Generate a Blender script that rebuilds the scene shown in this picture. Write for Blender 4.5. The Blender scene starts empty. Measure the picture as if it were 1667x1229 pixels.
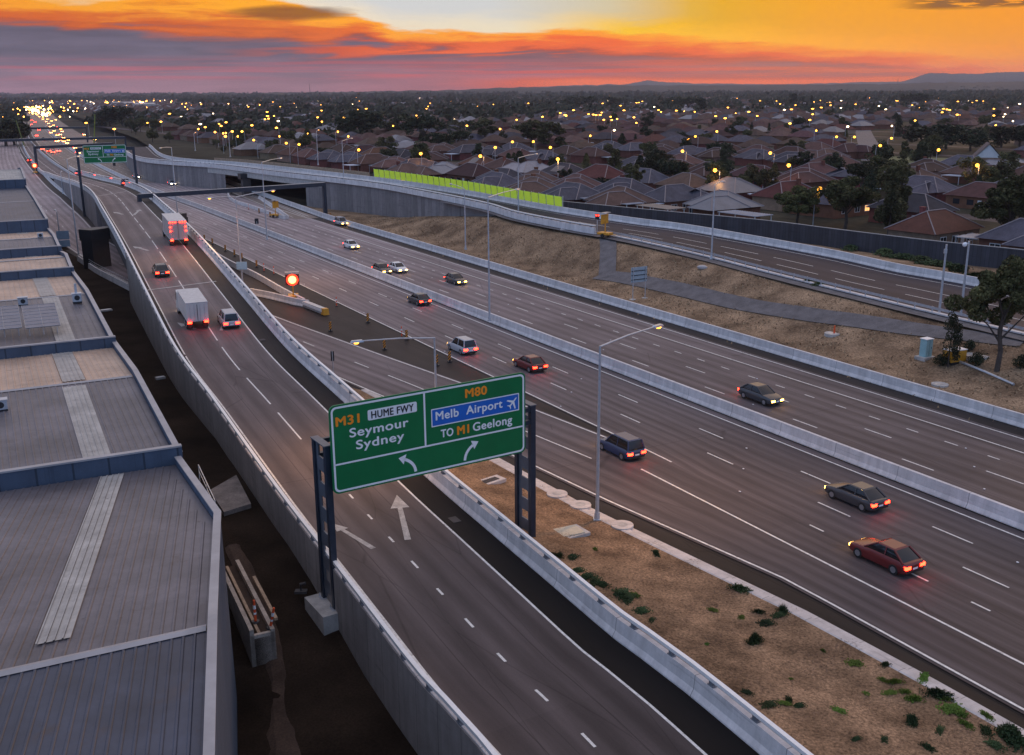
import bpy, math, random
from mathutils import Vector, Matrix, noise
RND = random.Random(11)
SC = bpy.context.scene
COL = SC.collection
rad = math.radians

# ------------------------------------------------------------------ camera
IMG_W, IMG_H, FOC = 1667.0, 1229.0, 1660.0
CX, CY, CAM_H = IMG_W / 2, IMG_H / 2, 28.0
_dn = Vector((875 - CX, 6500 - CY, FOC)).normalized()
_f = Vector((0, 0, 1)); _f = (_f - _dn * _f.dot(_dn)).normalized()
_r = _dn.cross(_f)
ROT = Matrix((_r, _f, -_dn))                       # image ray -> world
cam_data = bpy.data.cameras.new('camera'); cam = bpy.data.objects.new('camera', cam_data)
COL.objects.link(cam)
_cx = Vector((ROT[0][0], ROT[1][0], ROT[2][0])); _cy = -Vector((ROT[0][1], ROT[1][1], ROT[2][1])); _cz = -Vector((ROT[0][2], ROT[1][2], ROT[2][2]))
cam.matrix_world = Matrix(((_cx.x, _cy.x, _cz.x, 0), (_cx.y, _cy.y, _cz.y, 0), (_cx.z, _cy.z, _cz.z, CAM_H), (0, 0, 0, 1)))
cam_data.sensor_fit = 'HORIZONTAL'; cam_data.sensor_width = 36.0; cam_data.lens = 36.0 * FOC / IMG_W
cam_data.clip_start = 0.5; cam_data.clip_end = 60000
SC.camera = cam
SC.view_settings.view_transform = 'Standard'; SC.view_settings.look = 'None'
SC.view_settings.exposure = 0.16; SC.view_settings.gamma = 1.0
try: SC.view_settings.use_curve_mapping = False
except Exception: pass
SC.cycles.use_denoising = True
SC.cycles.max_bounces = 5; SC.cycles.diffuse_bounces = 2; SC.cycles.glossy_bounces = 3
SC.cycles.transparent_max_bounces = 6; SC.cycles.volume_bounces = 0
SC.cycles.sample_clamp_indirect = 3.0

def ray(px, py): return ROT @ Vector((px - CX, py - CY, FOC))
def at(px, py, z=0.0):
    d = ray(px, py); t = (z - CAM_H) / d.z
    return Vector((d.x * t, d.y * t, z))
def hit(px, py, zf):
    z = zf(*at(px, py, 0).xy)
    for _ in range(25):
        p = at(px, py, z); z = z * .4 + zf(p.x, p.y) * .6
    return at(px, py, z)

# ------------------------------------------------------------------ node helpers
def lin(c):
    return tuple(((v / 255) / 12.92 if v / 255 <= .04045 else ((v / 255 + .055) / 1.055) ** 2.4) for v in c) + (1.0,)
class NT:
    def __init__(s, tree): s.t = tree; s.n = tree.nodes; s.l = tree.links
    def new(s, typ, **kw):
        n = s.n.new(typ)
        for k, v in kw.items(): setattr(n, k, v)
        return n
    def put(s, sock, v):
        if hasattr(v, 'is_output'): s.l.new(v, sock)
        else:
            try: sock.default_value = v
            except Exception: sock.default_value = tuple(v)[:3]
    def m(s, op, a, b=0.0, c=0.0, clamp=False):
        n = s.new('ShaderNodeMath', operation=op, use_clamp=clamp)
        for i, v in enumerate((a, b, c)): s.put(n.inputs[i], v)
        return n.outputs[0]
    def rng(s, v, a, b, c=0.0, d=1.0, smooth=True):
        n = s.new('ShaderNodeMapRange', interpolation_type='SMOOTHSTEP' if smooth else 'LINEAR')
        for i, x in enumerate((v, a, b, c, d)): s.put(n.inputs[i], x)
        return n.outputs[0]
    def mix(s, f, a, b, blend='MIX'):
        n = s.new('ShaderNodeMix', data_type='RGBA', blend_type=blend, clamp_factor=True)
        s.put(n.inputs[0], f); s.put(n.inputs[6], a); s.put(n.inputs[7], b)
        return n.outputs[2]
    def ramp(s, f, stops, interp='LINEAR'):
        n = s.new('ShaderNodeValToRGB'); cr = n.color_ramp; cr.interpolation = interp
        full = [(p, c if len(c) == 4 else tuple(c) + (1,)) for p, c in stops]
        cr.elements[0].position = full[0][0]; cr.elements[0].color = full[0][1]
        cr.elements[-1].position = full[-1][0]; cr.elements[-1].color = full[-1][1]
        for p, c in full[1:-1]: e = cr.elements.new(p); e.color = c
        s.put(n.inputs[0], f); return n.outputs[0]
    def gramp(s, f, stops, scale):
        o = s.ramp(f, [(p, (v / scale,) * 3) for p, v in stops], 'EASE')
        return s.m('MULTIPLY', o, scale)
    def noise(s, vec, scale, detail=4.0, rough=.55, dist=0.0, out=0):
        n = s.new('ShaderNodeTexNoise')
        s.put(n.inputs['Vector'], vec); s.put(n.inputs['Scale'], scale); s.put(n.inputs['Detail'], detail)
        s.put(n.inputs['Roughness'], rough); s.put(n.inputs['Distortion'], dist)
        return n.outputs[out]
    def xyz(s, x, y, z=0.0):
        n = s.new('ShaderNodeCombineXYZ')
        for i, v in enumerate((x, y, z)): s.put(n.inputs[i], v)
        return n.outputs[0]

# ------------------------------------------------------------------ sky
SUN_AZ, SUN_EL = rad(34), rad(5.0)
def build_world():
    w = bpy.data.worlds.new('World'); SC.world = w; w.use_nodes = True
    T = NT(w.node_tree); T.n.clear()
    tc = T.new('ShaderNodeTexCoord'); sep = T.new('ShaderNodeSeparateXYZ'); T.l.new(tc.outputs['Generated'], sep.inputs[0])
    x, y, z = sep.outputs
    az = T.m('ARCTAN2', x, y)
    u = T.m('MULTIPLY_ADD', az, 1.08, .5)
    el = T.m('ARCSINE', z)
    v = T.m('MULTIPLY', el, 1800.0)                        # photo pixels above the horizon
    uv1 = T.xyz(T.m('MULTIPLY', u, 7.0), T.m('MULTIPLY', v, .028), 1.3)
    n1 = T.m('SUBTRACT', T.noise(uv1, 1.0, 5, .6, .6), .5)
    uv2 = T.xyz(T.m('MULTIPLY', u, 3.2), T.m('MULTIPLY', v, .085), 4.0)
    n2 = T.noise(uv2, 1.0, 5, .55, .4)
    uv3 = T.xyz(T.m('MULTIPLY', u, 16.0), T.m('MULTIPLY', v, .09), 9.0)
    n3 = T.noise(uv3, 1.0, 5, .6, .5)
    edge = T.gramp(u, [(0, 131), (.09, 134), (.2, 147), (.27, 142), (.335, 120), (.39, 97), (.51, 90), (.57, 97), (.64, 86), (.72, 74), (.84, 58), (1, 34)], 160)
    thick = T.gramp(u, [(0, 26), (.1, 34), (.2, 52), (.3, 48), (.37, 20), (.5, 18), (.57, 28), (.7, 22), (.85, 24), (1, 30)], 160)
    d = T.m('SUBTRACT', edge, v)
    d = T.m('ADD', d, T.m('MULTIPLY', n1, 25.0))
    d = T.m('ADD', d, T.m('MULTIPLY', T.m('SUBTRACT', n3, .5), 22.0))
    t = T.m('DIVIDE', d, thick)
    clear = T.ramp(u, [(0, lin((205, 180, 165))), (.2, lin((205, 205, 205))), (.48, lin((202, 202, 200))), (.6, lin((206, 192, 160))), (.68, lin((222, 176, 85))), (.8, lin((238, 160, 22))), (1, lin((242, 148, 8)))])
    glow = T.ramp(u, [(0, lin((235, 170, 90))), (.3, lin((228, 215, 195))), (.5, lin((232, 218, 190))), (.62, lin((248, 196, 70))), (.8, lin((255, 170, 8))), (1, lin((250, 145, 5)))])
    clear = T.mix(T.rng(d, -38, -4), clear, glow)
    rimA = T.ramp(u, [(0, lin((238, 150, 30))), (.25, lin((250, 165, 12))), (.55, lin((252, 150, 12))), (1, lin((250, 130, 10)))])
    rimB = T.ramp(u, [(0, lin((205, 100, 45))), (.25, lin((215, 105, 25))), (.55, lin((240, 98, 10))), (1, lin((235, 110, 30)))])
    mauve = T.ramp(u, [(0, lin((96, 90, 104))), (.3, lin((98, 88, 102))), (.55, lin((128, 88, 88))), (.75, lin((172, 108, 82))), (1, lin((190, 125, 70)))])
    low = T.ramp(u, [(0, lin((146, 110, 122))), (.3, lin((146, 106, 114))), (.5, lin((178, 100, 100))), (.8, lin((205, 112, 72))), (1, lin((205, 120, 65)))])
    body = T.mix(T.rng(v, 62, 8), mauve, low)
    tx = T.rng(T.noise(T.xyz(T.m('MULTIPLY', u, 9.0), T.m('MULTIPLY', v, .07), 31.0), 1.0, 6, .62, .6), .34, .66, .80, 1.16, smooth=False)
    body = T.mix(1.0, body, T.xyz(tx, tx, tx), 'MULTIPLY')
    # streaks inside the cloud deck
    sA = T.m('MULTIPLY', T.rng(n2, .44, .60), T.m('MULTIPLY', T.rng(v, 16, 26), T.rng(v, 60, 36)))
    streak = T.ramp(u, [(0, lin((190, 100, 106))), (.35, lin((210, 90, 84))), (.6, lin((238, 100, 50))), (1, lin((245, 130, 40)))])
    body = T.mix(T.m('MULTIPLY', sA, .6), body, streak)
    uv4 = T.xyz(T.m('MULTIPLY', u, 5.0), T.m('MULTIPLY', v, .055), 17.0)
    n4 = T.noise(uv4, 1.0, 6, .6, .8)
    sB = T.m('MULTIPLY', T.rng(n4, .46, .60), T.m('MULTIPLY', T.rng(u, .18, .42), T.rng(v, 42, 60)))
    body = T.mix(T.m('MULTIPLY', sB, .9), body, lin((246, 104, 14)))
    sC = T.m('MULTIPLY', T.m('MULTIPLY', T.rng(u, .40, .60), T.rng(u, 1.02, .74)), T.m('MULTIPLY', T.rng(T.m('ADD', v, T.m('MULTIPLY', n1, 12)), 2, 8), T.rng(T.m('ADD', v, T.m('MULTIPLY', n1, 12)), 26, 14)))
    body = T.mix(T.m('MULTIPLY', sC, .95), body, lin((250, 112, 34)))
    sD = T.m('MULTIPLY', T.rng(n2, .56, .44), T.m('MULTIPLY', T.rng(u, .55, .8), T.m('MULTIPLY', T.rng(v, 10, 18), T.rng(v, 62, 40))))
    body = T.mix(T.m('MULTIPLY', sD, .55), body, lin((150, 105, 100)))
    rim = T.mix(T.rng(T.m('ADD', t, T.m('MULTIPLY', T.m('SUBTRACT', n3, .5), 1.1)), .15, .8), rimA, rimB)
    deck = T.mix(T.rng(T.m('ADD', t, T.m('MULTIPLY', T.m('SUBTRACT', n4, .5), 1.2)), .75, 1.35), rim, body)
    front = T.mix(T.rng(d, -5, 5), clear, deck)
    # dark knot in the left cloud, small dark clouds upper right
    kx = T.m('DIVIDE', T.m('SUBTRACT', u, .285), .07); ky = T.m('DIVIDE', T.m('SUBTRACT', v, 124.0), 13.0)
    kr = T.m('ADD', T.m('ADD', T.m('MULTIPLY', kx, kx), T.m('MULTIPLY', ky, ky)), T.m('MULTIPLY', n1, 2.2))
    front = T.mix(T.m('MULTIPLY', T.rng(kr, 1.2, .2), .8), front, lin((112, 72, 48)))
    uv5 = T.xyz(T.m('MULTIPLY', u, 26.0), T.m('MULTIPLY', v, .16), 3.0)
    n5 = T.noise(uv5, 1.0, 4, .6)
    sm = T.m('MULTIPLY', T.rng(n5, .42, .50), T.m('MULTIPLY', T.rng(u, .86, .91), T.m('MULTIPLY', T.rng(v, 112, 120), T.rng(v, 150, 138))))
    front = T.mix(T.m('MULTIPLY', sm, .8), front, lin((96, 74, 62)))
    hsv = T.new('ShaderNodeHueSaturation'); hsv.inputs['Saturation'].default_value = 1.10; hsv.inputs['Value'].default_value = 1.04; T.put(hsv.inputs['Color'], front); front = hsv.outputs[0]
    # the part of the sky above and behind the frame
    aaz = T.m('ABSOLUTE', T.m('SUBTRACT', az, .35))
    back = T.mix(T.rng(el, 0, .5), (.30, .40, .66, 1), (.28, .46, .84, 1))
    side = T.mix(T.rng(aaz, .75, 1.9), front, back)
    west = T.mix(T.rng(aaz, .15, .9), (.80, .56, .44, 1), (.52, .48, .56, 1))
    over = T.mix(T.rng(aaz, .8, 2.0), west, back)
    zen = T.mix(T.rng(el, .5, 1.3), over, (.62, .58, .66, 1))
    sky = T.mix(T.rng(el, .085, .30), side, zen)
    sky = T.mix(T.rng(el, -.01, -.06), sky, (.05, .04, .045, 1))
    nish = T.new('ShaderNodeTexSky', sky_type='NISHITA'); nish.sun_disc = False
    nish.sun_elevation = SUN_EL; nish.sun_rotation = SUN_AZ; nish.altitude = 100; nish.dust_density = 3.0
    b1 = T.new('ShaderNodeBackground'); T.put(b1.inputs[0], sky); b1.inputs[1].default_value = 1.0
    b2 = T.new('ShaderNodeBackground'); T.put(b2.inputs[0], nish.outputs[0]); b2.inputs[1].default_value = 0.0
    # the Nishita sky only lights from above the visible cloud deck
    T.put(b2.inputs[1], T.m('MULTIPLY', T.rng(el, .10, .35), .05))
    add = T.new('ShaderNodeAddShader'); T.l.new(b1.outputs[0], add.inputs[0]); T.l.new(b2.outputs[0], add.inputs[1])
    out = T.new('ShaderNodeOutputWorld'); T.l.new(add.outputs[0], out.inputs[0])
build_world()
sun_d = bpy.data.lights.new('sun', 'SUN'); sun_d.energy = 0.55; sun_d.angle = rad(14); sun_d.color = (1.0, .62, .36)
sun = bpy.data.objects.new('sun', sun_d); COL.objects.link(sun)
_sd = Vector((math.sin(SUN_AZ) * math.cos(SUN_EL), math.cos(SUN_AZ) * math.cos(SUN_EL), math.sin(SUN_EL)))
sun.rotation_euler = _sd.to_track_quat('Z', 'Y').to_euler(); sun.location = (60, 80, 90)

# ------------------------------------------------------------------ materials
def mat(name, rgb, rough=.7, var=.25, scale=.6, bump=0.0, bscale=12.0, metal=0.0, fine=None, rand=0.0, spec=.5, rgb2=None, fscale=9.0):
    m = bpy.data.materials.new(name); m.use_nodes = True
    T = NT(m.node_tree); b = T.n['Principled BSDF']
    b.inputs['Roughness'].default_value = rough; b.inputs['Metallic'].default_value = metal
    b.inputs['Specular IOR Level'].default_value = spec
    g = T.new('ShaderNodeNewGeometry').outputs['Position']
    n = T.noise(g, scale, 5, .6)
    c = tuple(rgb) + (1,)
    lo = tuple(v * (1 - var) for v in rgb) + (1,); hi = tuple(min(1, v * (1 + var)) for v in (rgb2 or rgb)) + (1,)
    col = T.mix(T.rng(n, .32, .68, smooth=False), lo, hi)
    if fine:
        f = T.noise(g, fscale, 3, .7)
        col = T.mix(T.rng(f, .3, .7, smooth=False), T.mix(1.0, col, (1 - fine,) * 3 + (1,), 'MULTIPLY'), T.mix(1.0, col, (1 + fine,) * 3 + (1,), 'MULTIPLY'))
    if rand:
        oi = T.new('ShaderNodeObjectInfo').outputs['Random']
        hs = T.new('ShaderNodeHueSaturation'); T.put(hs.inputs['Color'], col)
        T.put(hs.inputs['Value'], T.m('MULTIPLY_ADD', oi, 2 * rand, 1 - rand))
        T.put(hs.inputs['Hue'], T.m('MULTIPLY_ADD', T.m('FRACT', T.m('MULTIPLY', oi, 7.31)), .05, .475))
        col = hs.outputs[0]
    T.put(b.inputs['Base Color'], col)
    if bump:
        bn = T.new('ShaderNodeBump'); bn.inputs['Strength'].default_value = bump
        T.put(bn.inputs['Height'], T.noise(g, bscale, 4, .7)); T.put(b.inputs['Normal'], bn.outputs[0])
    m['nt'] = 1
    return m
def emis(name, rgb, strength, sample=True):
    m = bpy.data.materials.new(name); m.use_nodes = True
    T = NT(m.node_tree); b = T.n['Principled BSDF']
    b.inputs['Base Color'].default_value = tuple(rgb) + (1,); b.inputs['Emission Color'].default_value = tuple(rgb) + (1,)
    b.inputs['Emission Strength'].default_value = strength
    if not sample: m.cycles.emission_sampling = 'NONE'
    return m
def road_mat(name, rgb, track=.16, lane=3.4, phase=0.0, glow_tone=None, spec=.09):
    m = mat(name, rgb, .62, .10, .05, .10, 30.0, fine=.12, fscale=24.0, spec=spec)
    T = NT(m.node_tree); b = T.n['Principled BSDF']
    base = b.inputs['Base Color'].links[0].from_socket
    uv = T.new('ShaderNodeUVMap').outputs[0]; sp = T.new('ShaderNodeSeparateXYZ'); T.l.new(uv, sp.inputs[0])
    d, s = sp.outputs[0], sp.outputs[1]
    k = T.m('COSINE', T.m('MULTIPLY', T.m('ADD', d, phase), 4 * math.pi / lane))
    st = T.noise(T.xyz(T.m('MULTIPLY', d, 1.6), T.m('MULTIPLY', s, .02)), 1.0, 4, .6)
    fac = T.m('ADD', T.m('MULTIPLY', k, track * .5), T.m('MULTIPLY_ADD', st, 2.2 * track, -1.1 * track))
    fac = T.m('ADD', fac, 1.0)
    # transverse paving joints and repaired patches
    pj = T.m('LESS_THAN', T.m('FRACT', T.m('MULTIPLY', s, 1 / 47.0)), .0016)
    fac = T.m('MULTIPLY', fac, T.m('SUBTRACT', 1.0, T.m('MULTIPLY', pj, .3)))
    blot = T.noise(T.xyz(T.m('MULTIPLY', d, .5), T.m('MULTIPLY', s, .07), 5.0), 1.0, 5, .65)
    fac = T.m('MULTIPLY', fac, T.rng(blot, .3, .7, .80, 1.15, smooth=False))
    lj = T.m('LESS_THAN', T.m('ABSOLUTE', T.m('SUBTRACT', T.m('FRACT', T.m('ADD', T.m('DIVIDE', T.m('ADD', d, phase), lane), T.m('MULTIPLY', st, .02))), .5)), .008)
    fac = T.m('MULTIPLY', fac, T.m('SUBTRACT', 1.0, T.m('MULTIPLY', lj, .35)))
    ck = T.new('ShaderNodeTexVoronoi', feature='DISTANCE_TO_EDGE'); T.put(ck.inputs['Vector'], T.xyz(T.m('MULTIPLY', d, .35), T.m('MULTIPLY', s, .045), 2.0)); ck.inputs['Scale'].default_value = 1.0
    fac = T.m('MULTIPLY', fac, T.rng(ck.outputs['Distance'], .0, .008, .72, 1.0, smooth=False))
    pn = T.new('ShaderNodeTexWhiteNoise', noise_dimensions='2D'); T.put(pn.inputs['Vector'], T.xyz(T.m('FLOOR', T.m('DIVIDE', T.m('ADD', d, phase), lane)), T.m('FLOOR', T.m('DIVIDE', s, 31.0))))
    fac = T.m('MULTIPLY', fac, T.m('MULTIPLY_ADD', pn.outputs['Value'], .14, .93))
    if glow_tone:                                              # grazing sheen and traffic glow painted in with distance; also lightens the gore
        ag = T.rng(T.m('ADD', s, T.m('MULTIPLY', blot, 30.0)), glow_tone[0], glow_tone[1], glow_tone[2], glow_tone[3], smooth=False)
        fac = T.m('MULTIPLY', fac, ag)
    cm = T.new('ShaderNodeCombineXYZ')
    for i in range(3): T.put(cm.inputs[i], fac)
    T.put(b.inputs['Base Color'], T.mix(1.0, base, cm.outputs[0], 'MULTIPLY'))
    return m
def panel_mat(name, rgb, width, contrast, joint=.03, rough=.8, rows=0.0):
    m = mat(name, rgb, rough, .10, .8, .08, 8.0, fine=.06)
    T = NT(m.node_tree); b = T.n['Principled BSDF']
    base = b.inputs['Base Color'].links[0].from_socket
    uv = T.new('ShaderNodeUVMap').outputs[0]; sp = T.new('ShaderNodeSeparateXYZ'); T.l.new(uv, sp.inputs[0])
    s = T.m('DIVIDE', sp.outputs[1], width)
    wn = T.new('ShaderNodeTexWhiteNoise', noise_dimensions='1D'); T.put(wn.inputs['W'], T.m('FLOOR', s))
    fac = T.m('MULTIPLY_ADD', wn.outputs['Value'], contrast, 1 - contrast * .5)
    j = T.m('LESS_THAN', T.m('FRACT', s), joint)
    fac = T.m('MULTIPLY', fac, T.m('SUBTRACT', 1.0, T.m('MULTIPLY', j, .55)))
    # run-off streaks under the coping
    st = T.noise(T.xyz(T.m('MULTIPLY', sp.outputs[0], .25), T.m('MULTIPLY', sp.outputs[1], 1.7)), 1.0, 4, .6)
    fac = T.m('MULTIPLY', fac, T.rng(st, .35, .7, .84, 1.08, smooth=False))
    sc_ = T.noise(T.xyz(T.m('MULTIPLY', sp.outputs[0], 3.0), T.m('MULTIPLY', sp.outputs[1], .16), 8.0), 1.0, 5, .7)      # scuffs along the wall
    fac = T.m('MULTIPLY', fac, T.rng(sc_, .56, .70, 1.0, .70))
    cm = T.new('ShaderNodeCombineXYZ')
    for i in range(3): T.put(cm.inputs[i], fac)
    T.put(b.inputs['Base Color'], T.mix(1.0, base, cm.outputs[0], 'MULTIPLY'))
    return m

M = {}
M['road'] = road_mat('freeway_asphalt', (.035, .0285, .0285), .34, 3.4, glow_tone=(60, 320, .40, 8.5))
M['ramp2'] = road_mat('far_ramp_asphalt', (.042, .036, .045), .2, 3.6)
M['roadfar'] = road_mat('freeway_asphalt_lit', (.24, .190, .160), .16, 3.4)  # light of the traffic on the far lanes put into the pale colour
M['ramp'] = road_mat('ramp_asphalt', (.070, .056, .054), .30, 3.85, glow_tone=(25, 175, .45, 2.6))
M['dark'] = road_mat('shoulder_asphalt', (.014, .0115, .0105), .10, 5.0, spec=.08, glow_tone=(95, 165, 1.0, 3.2))
M['paint'] = mat('road_paint', (.70, .67, .62), .6, .18, 3.0, fine=.12)
_T = NT(M['paint'].node_tree); _b = _T.n['Principled BSDF']; _c = _b.inputs['Base Color'].links[0].from_socket; _g = _T.new('ShaderNodeNewGeometry').outputs['Position']
_T.put(_b.inputs['Base Color'], _T.mix(_T.rng(_T.noise(_g, 3.5, 6, .75), .56, .70), _c, (.16, .145, .14, 1)))
M['oldpaint'] = mat('worn_road_paint', (.40, .37, .34), .65, .3, 2.0, fine=.2)
M['conc'] = panel_mat('barrier_concrete', (.64, .60, .58), 6.0, .10, .008)
M['concw'] = panel_mat('retaining_panels', (.28, .245, .225), 2.2, .20, .02)
M['concp'] = panel_mat('ribbed_panels', (.22, .195, .19), 1.6, .42, .04)
M['kerb'] = panel_mat('kerb_concrete', (.56, .50, .46), 3.0, .06, .012)
M['cplain'] = mat('plain_concrete', (.42, .39, .36), .8, .2, 1.5, .1, fine=.08)
M['cdark'] = mat('dark_stained_concrete', (.055, .047, .045), .75, .25, .6)
M['galv'] = mat('galvanised_steel', (.50, .52, .55), .38, .12, 3.0, metal=.55)
M['rail'] = mat('steel_rail', (.80, .78, .75), .40, .06, 4.0)
M['poststeel'] = mat('dull_post_steel', (.15, .16, .18), .5, .15, 3.0)
M['navy'] = mat('navy_painted_steel', (.020, .028, .044), .42, .2, 2.0)
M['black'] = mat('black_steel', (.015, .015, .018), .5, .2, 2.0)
M['green'] = mat('sign_green', (.003, .150, .046), .40, .08, .8, spec=.35)
M['web'] = mat('grey_lattice_steel', (.105, .115, .135), .45, .15, 2.0)
M['white'] = mat('sign_white', (.80, .80, .80), .45, .03, 2.0)
M['orange'] = mat('sign_orange', (.95, .28, .01), .45, .03, 2.0)
M['blue'] = mat('sign_blue', (.006, .12, .50), .42, .05, 2.0)
M['mulch'] = mat('mulch', (.165, .098, .054), .95, .42, .35, .9, 16.0, fine=.65, rgb2=(.23, .142, .082), spec=.2, fscale=7.0)
M['dry'] = mat('dry_grass', (.180, .112, .066), .95, .40, .22, .9, 9.0, fine=.6, rgb2=(.25, .165, .10), spec=.15, fscale=5.0)
M['soil'] = mat('dark_soil', (.024, .016, .011), .98, .5, .18, .6, 6.0, fine=.4, spec=.05)
M['sand'] = mat('pale_trodden_soil', (.060, .040, .030), .95, .35, .5, .6, 7.0, fine=.3, spec=.1)
M['land'] = mat('dark_grassland', (.040, .036, .026), .95, .5, .01, fine=.3, fscale=.15, spec=.1)
M['yard'] = mat('suburban_yards', (.036, .033, .022), .95, .5, .06, .3, 2.0, fine=.4, fscale=.6, spec=.1)
M['gravel'] = mat('grey_gravel', (.125, .112, .112), .9, .25, .8, .5, 18.0, fine=.3)
M['panelgreen'] = mat('lime_panel', (.55, .90, .16), .35, .05, 2.0)
_T = NT(M['panelgreen'].node_tree); _tr = _T.new('ShaderNodeBsdfTranslucent'); _tr.inputs[0].default_value = (.78, 1.0, .30, 1); _ms = _T.new('ShaderNodeMixShader'); _ms.inputs[0].default_value = .72
_T.l.new(_T.n['Principled BSDF'].outputs[0], _ms.inputs[1]); _T.l.new(_tr.outputs[0], _ms.inputs[2]); _T.l.new(_ms.outputs[0], _T.n['Material Output'].inputs[0])
M['fence'] = panel_mat('dark_fence_boards', (.040, .040, .050), .6, .5, .10)
M['timber'] = mat('weathered_timber', (.34, .24, .16), .85, .3, 2.0, fine=.2)
M['redp'] = mat('orange_plastic', (.75, .09, .02), .45, .1, 3.0)
M['yellowp'] = mat('amber_paint', (.62, .28, .02), .45, .15, 3.0)
M['hill'] = mat('far_forest', (.030, .034, .030), .95, .4, .004, spec=.1)

# ------------------------------------------------------------------ mesh helpers
class MB:
    def __init__(s): s.v = []; s.f = []; s.uv = []; s.mi = []
    def face(s, pts, uvs=None, mi=0):
        i = len(s.v); s.v.extend(tuple(p) for p in pts); s.f.append(tuple(range(i, i + len(pts))))
        s.uv.extend(uvs or [(p[0], p[1]) for p in pts]); s.mi.append(mi)
    def box(s, cx, cy, cz, sx, sy, sz, rz=0.0, mi=0, taper=1.0):
        c, n = math.cos(rz), math.sin(rz)
        P = []
        for k, (zz, tp) in enumerate(((cz, 1.0), (cz + sz, taper))):
            for ax, ay in ((-1, -1), (1, -1), (1, 1), (-1, 1)):
                x, y = ax * sx / 2 * tp, ay * sy / 2 * tp
                P.append((cx + x * c - y * n, cy + x * n + y * c, zz))
        for q in ((3, 2, 1, 0), (4, 5, 6, 7), (0, 1, 5, 4), (1, 2, 6, 5), (2, 3, 7, 6), (3, 0, 4, 7)):
            s.face([P[k] for k in q], mi=mi)
    def hexa(s, P, mi=0):                                   # 8 points: bottom ring then top ring
        for q in ((3, 2, 1, 0), (4, 5, 6, 7), (0, 1, 5, 4), (1, 2, 6, 5), (2, 3, 7, 6), (3, 0, 4, 7)):
            s.face([P[k] for k in q], mi=mi)
    def tube(s, path, r, n=8, r2=None, cap=True, mi=0):
        path = [Vector(p) for p in path]; rings = []; m = len(path)
        for i, p in enumerate(path):
            t = (path[min(i + 1, m - 1)] - path[max(i - 1, 0)]).normalized()
            a = Vector((0, 0, 1)) if abs(t.z) < .9 else Vector((1, 0, 0))
            u = t.cross(a).normalized(); w = t.cross(u)
            rr = r if r2 is None else r + (r2 - r) * i / max(1, m - 1)
            rings.append([p + u * math.cos(2 * math.pi * k / n) * rr + w * math.sin(2 * math.pi * k / n) * rr for k in range(n)])
        for a, b in zip(rings[:-1], rings[1:]):
            for k in range(n): s.face([a[k], b[k], b[(k + 1) % n], a[(k + 1) % n]], mi=mi)
        if cap: s.face(rings[0], mi=mi); s.face(list(reversed(rings[-1])), mi=mi)
    def strip(s, A, B, dA=0.0, dB=1.0, mi=0):
        l = 0.0
        for i in range(len(A) - 1):
            l2 = l + (Vector(A[i + 1]) - Vector(A[i])).length
            s.face([A[i], B[i], B[i + 1], A[i + 1]], [(dA, l), (dB, l), (dB, l2), (dA, l2)], mi)
            l = l2
    def sweep(s, pts, prof, cap=True, mi=0):                # prof: closed loop of (right offset, height)
        rows = [offs(pts, d, z) for d, z in prof]
        per = [0.0]
        for a, b in zip(prof, prof[1:] + prof[:1]): per.append(per[-1] + math.hypot(b[0] - a[0], b[1] - a[1]))
        for k in range(len(prof)): s.strip(rows[k], rows[(k + 1) % len(prof)], per[k], per[k + 1], mi)
        if cap:
            s.face([r[0] for r in rows]); s.face([r[-1] for r in reversed(rows)])
    def ball(s, c, r, n=8, mi=0, sz=1.0):
        c = Vector(c); h = n // 2
        def P(i, j):
            a, b = math.pi * i / h, 2 * math.pi * j / n
            return c + Vector((math.sin(a) * math.cos(b) * r, math.sin(a) * math.sin(b) * r, math.cos(a) * r * sz))
        for i in range(h):
            for j in range(n):
                if i == 0: s.face([P(0, 0), P(1, j), P(1, j + 1)], mi=mi)
                elif i == h - 1: s.face([P(i, j), P(h, 0), P(i, j + 1)], mi=mi)
                else: s.face([P(i, j), P(i + 1, j), P(i + 1, j + 1), P(i, j + 1)], mi=mi)
    def disc(s, c, r0, r1, n=18, mi=0):
        c = Vector(c)
        for j in range(n):
            a, b = 2 * math.pi * j / n, 2 * math.pi * (j + 1) / n
            e = [Vector((math.cos(t), math.sin(t), 0)) for t in (a, b)]
            s.face([c + e[0] * r0, c + e[0] * r1, c + e[1] * r1, c + e[1] * r0] if r0 else [c, c + e[0] * r1, c + e[1] * r1], mi=mi)
    def mesh(s, name, mats, smooth=False):
        me = bpy.data.meshes.new(name); me.from_pydata(s.v, [], s.f)
        l = me.uv_layers.new(name='UVMap'); l.data.foreach_set('uv', [c for t in s.uv for c in t])
        for m in (mats if isinstance(mats, (list, tuple)) else [mats]): me.materials.append(m)
        if any(s.mi): me.polygons.foreach_set('material_index', s.mi)
        if smooth: me.polygons.foreach_set('use_smooth', [True] * len(s.f))
        me.update(); return me
    def build(s, name, mats, parent=None, loc=None, merge=False, smooth=False):
        me = s.mesh(name, mats, smooth)
        if merge:
            import bmesh
            bm = bmesh.new(); bm.from_mesh(me); bmesh.ops.remove_doubles(bm, verts=bm.verts, dist=.001)
            bmesh.ops.recalc_face_normals(bm, faces=bm.faces); bm.to_mesh(me); bm.free()
        return link(name, me, parent, loc)
def link(name, me, parent=None, loc=None, rz=0.0):
    o = bpy.data.objects.new(name, me); COL.objects.link(o)
    if parent is not None: o.parent = parent
    if loc is not None: o.location = loc
    if rz: o.rotation_euler = (0, 0, rz)
    return o
def tag(o, label=None, cat=None, group=None, kind=None):
    if label: o['label'] = label
    if cat: o['category'] = cat
    if group: o['group'] = group
    if kind: o['kind'] = kind
    return o
def struct(o): o['kind'] = 'structure'; return o
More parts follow.
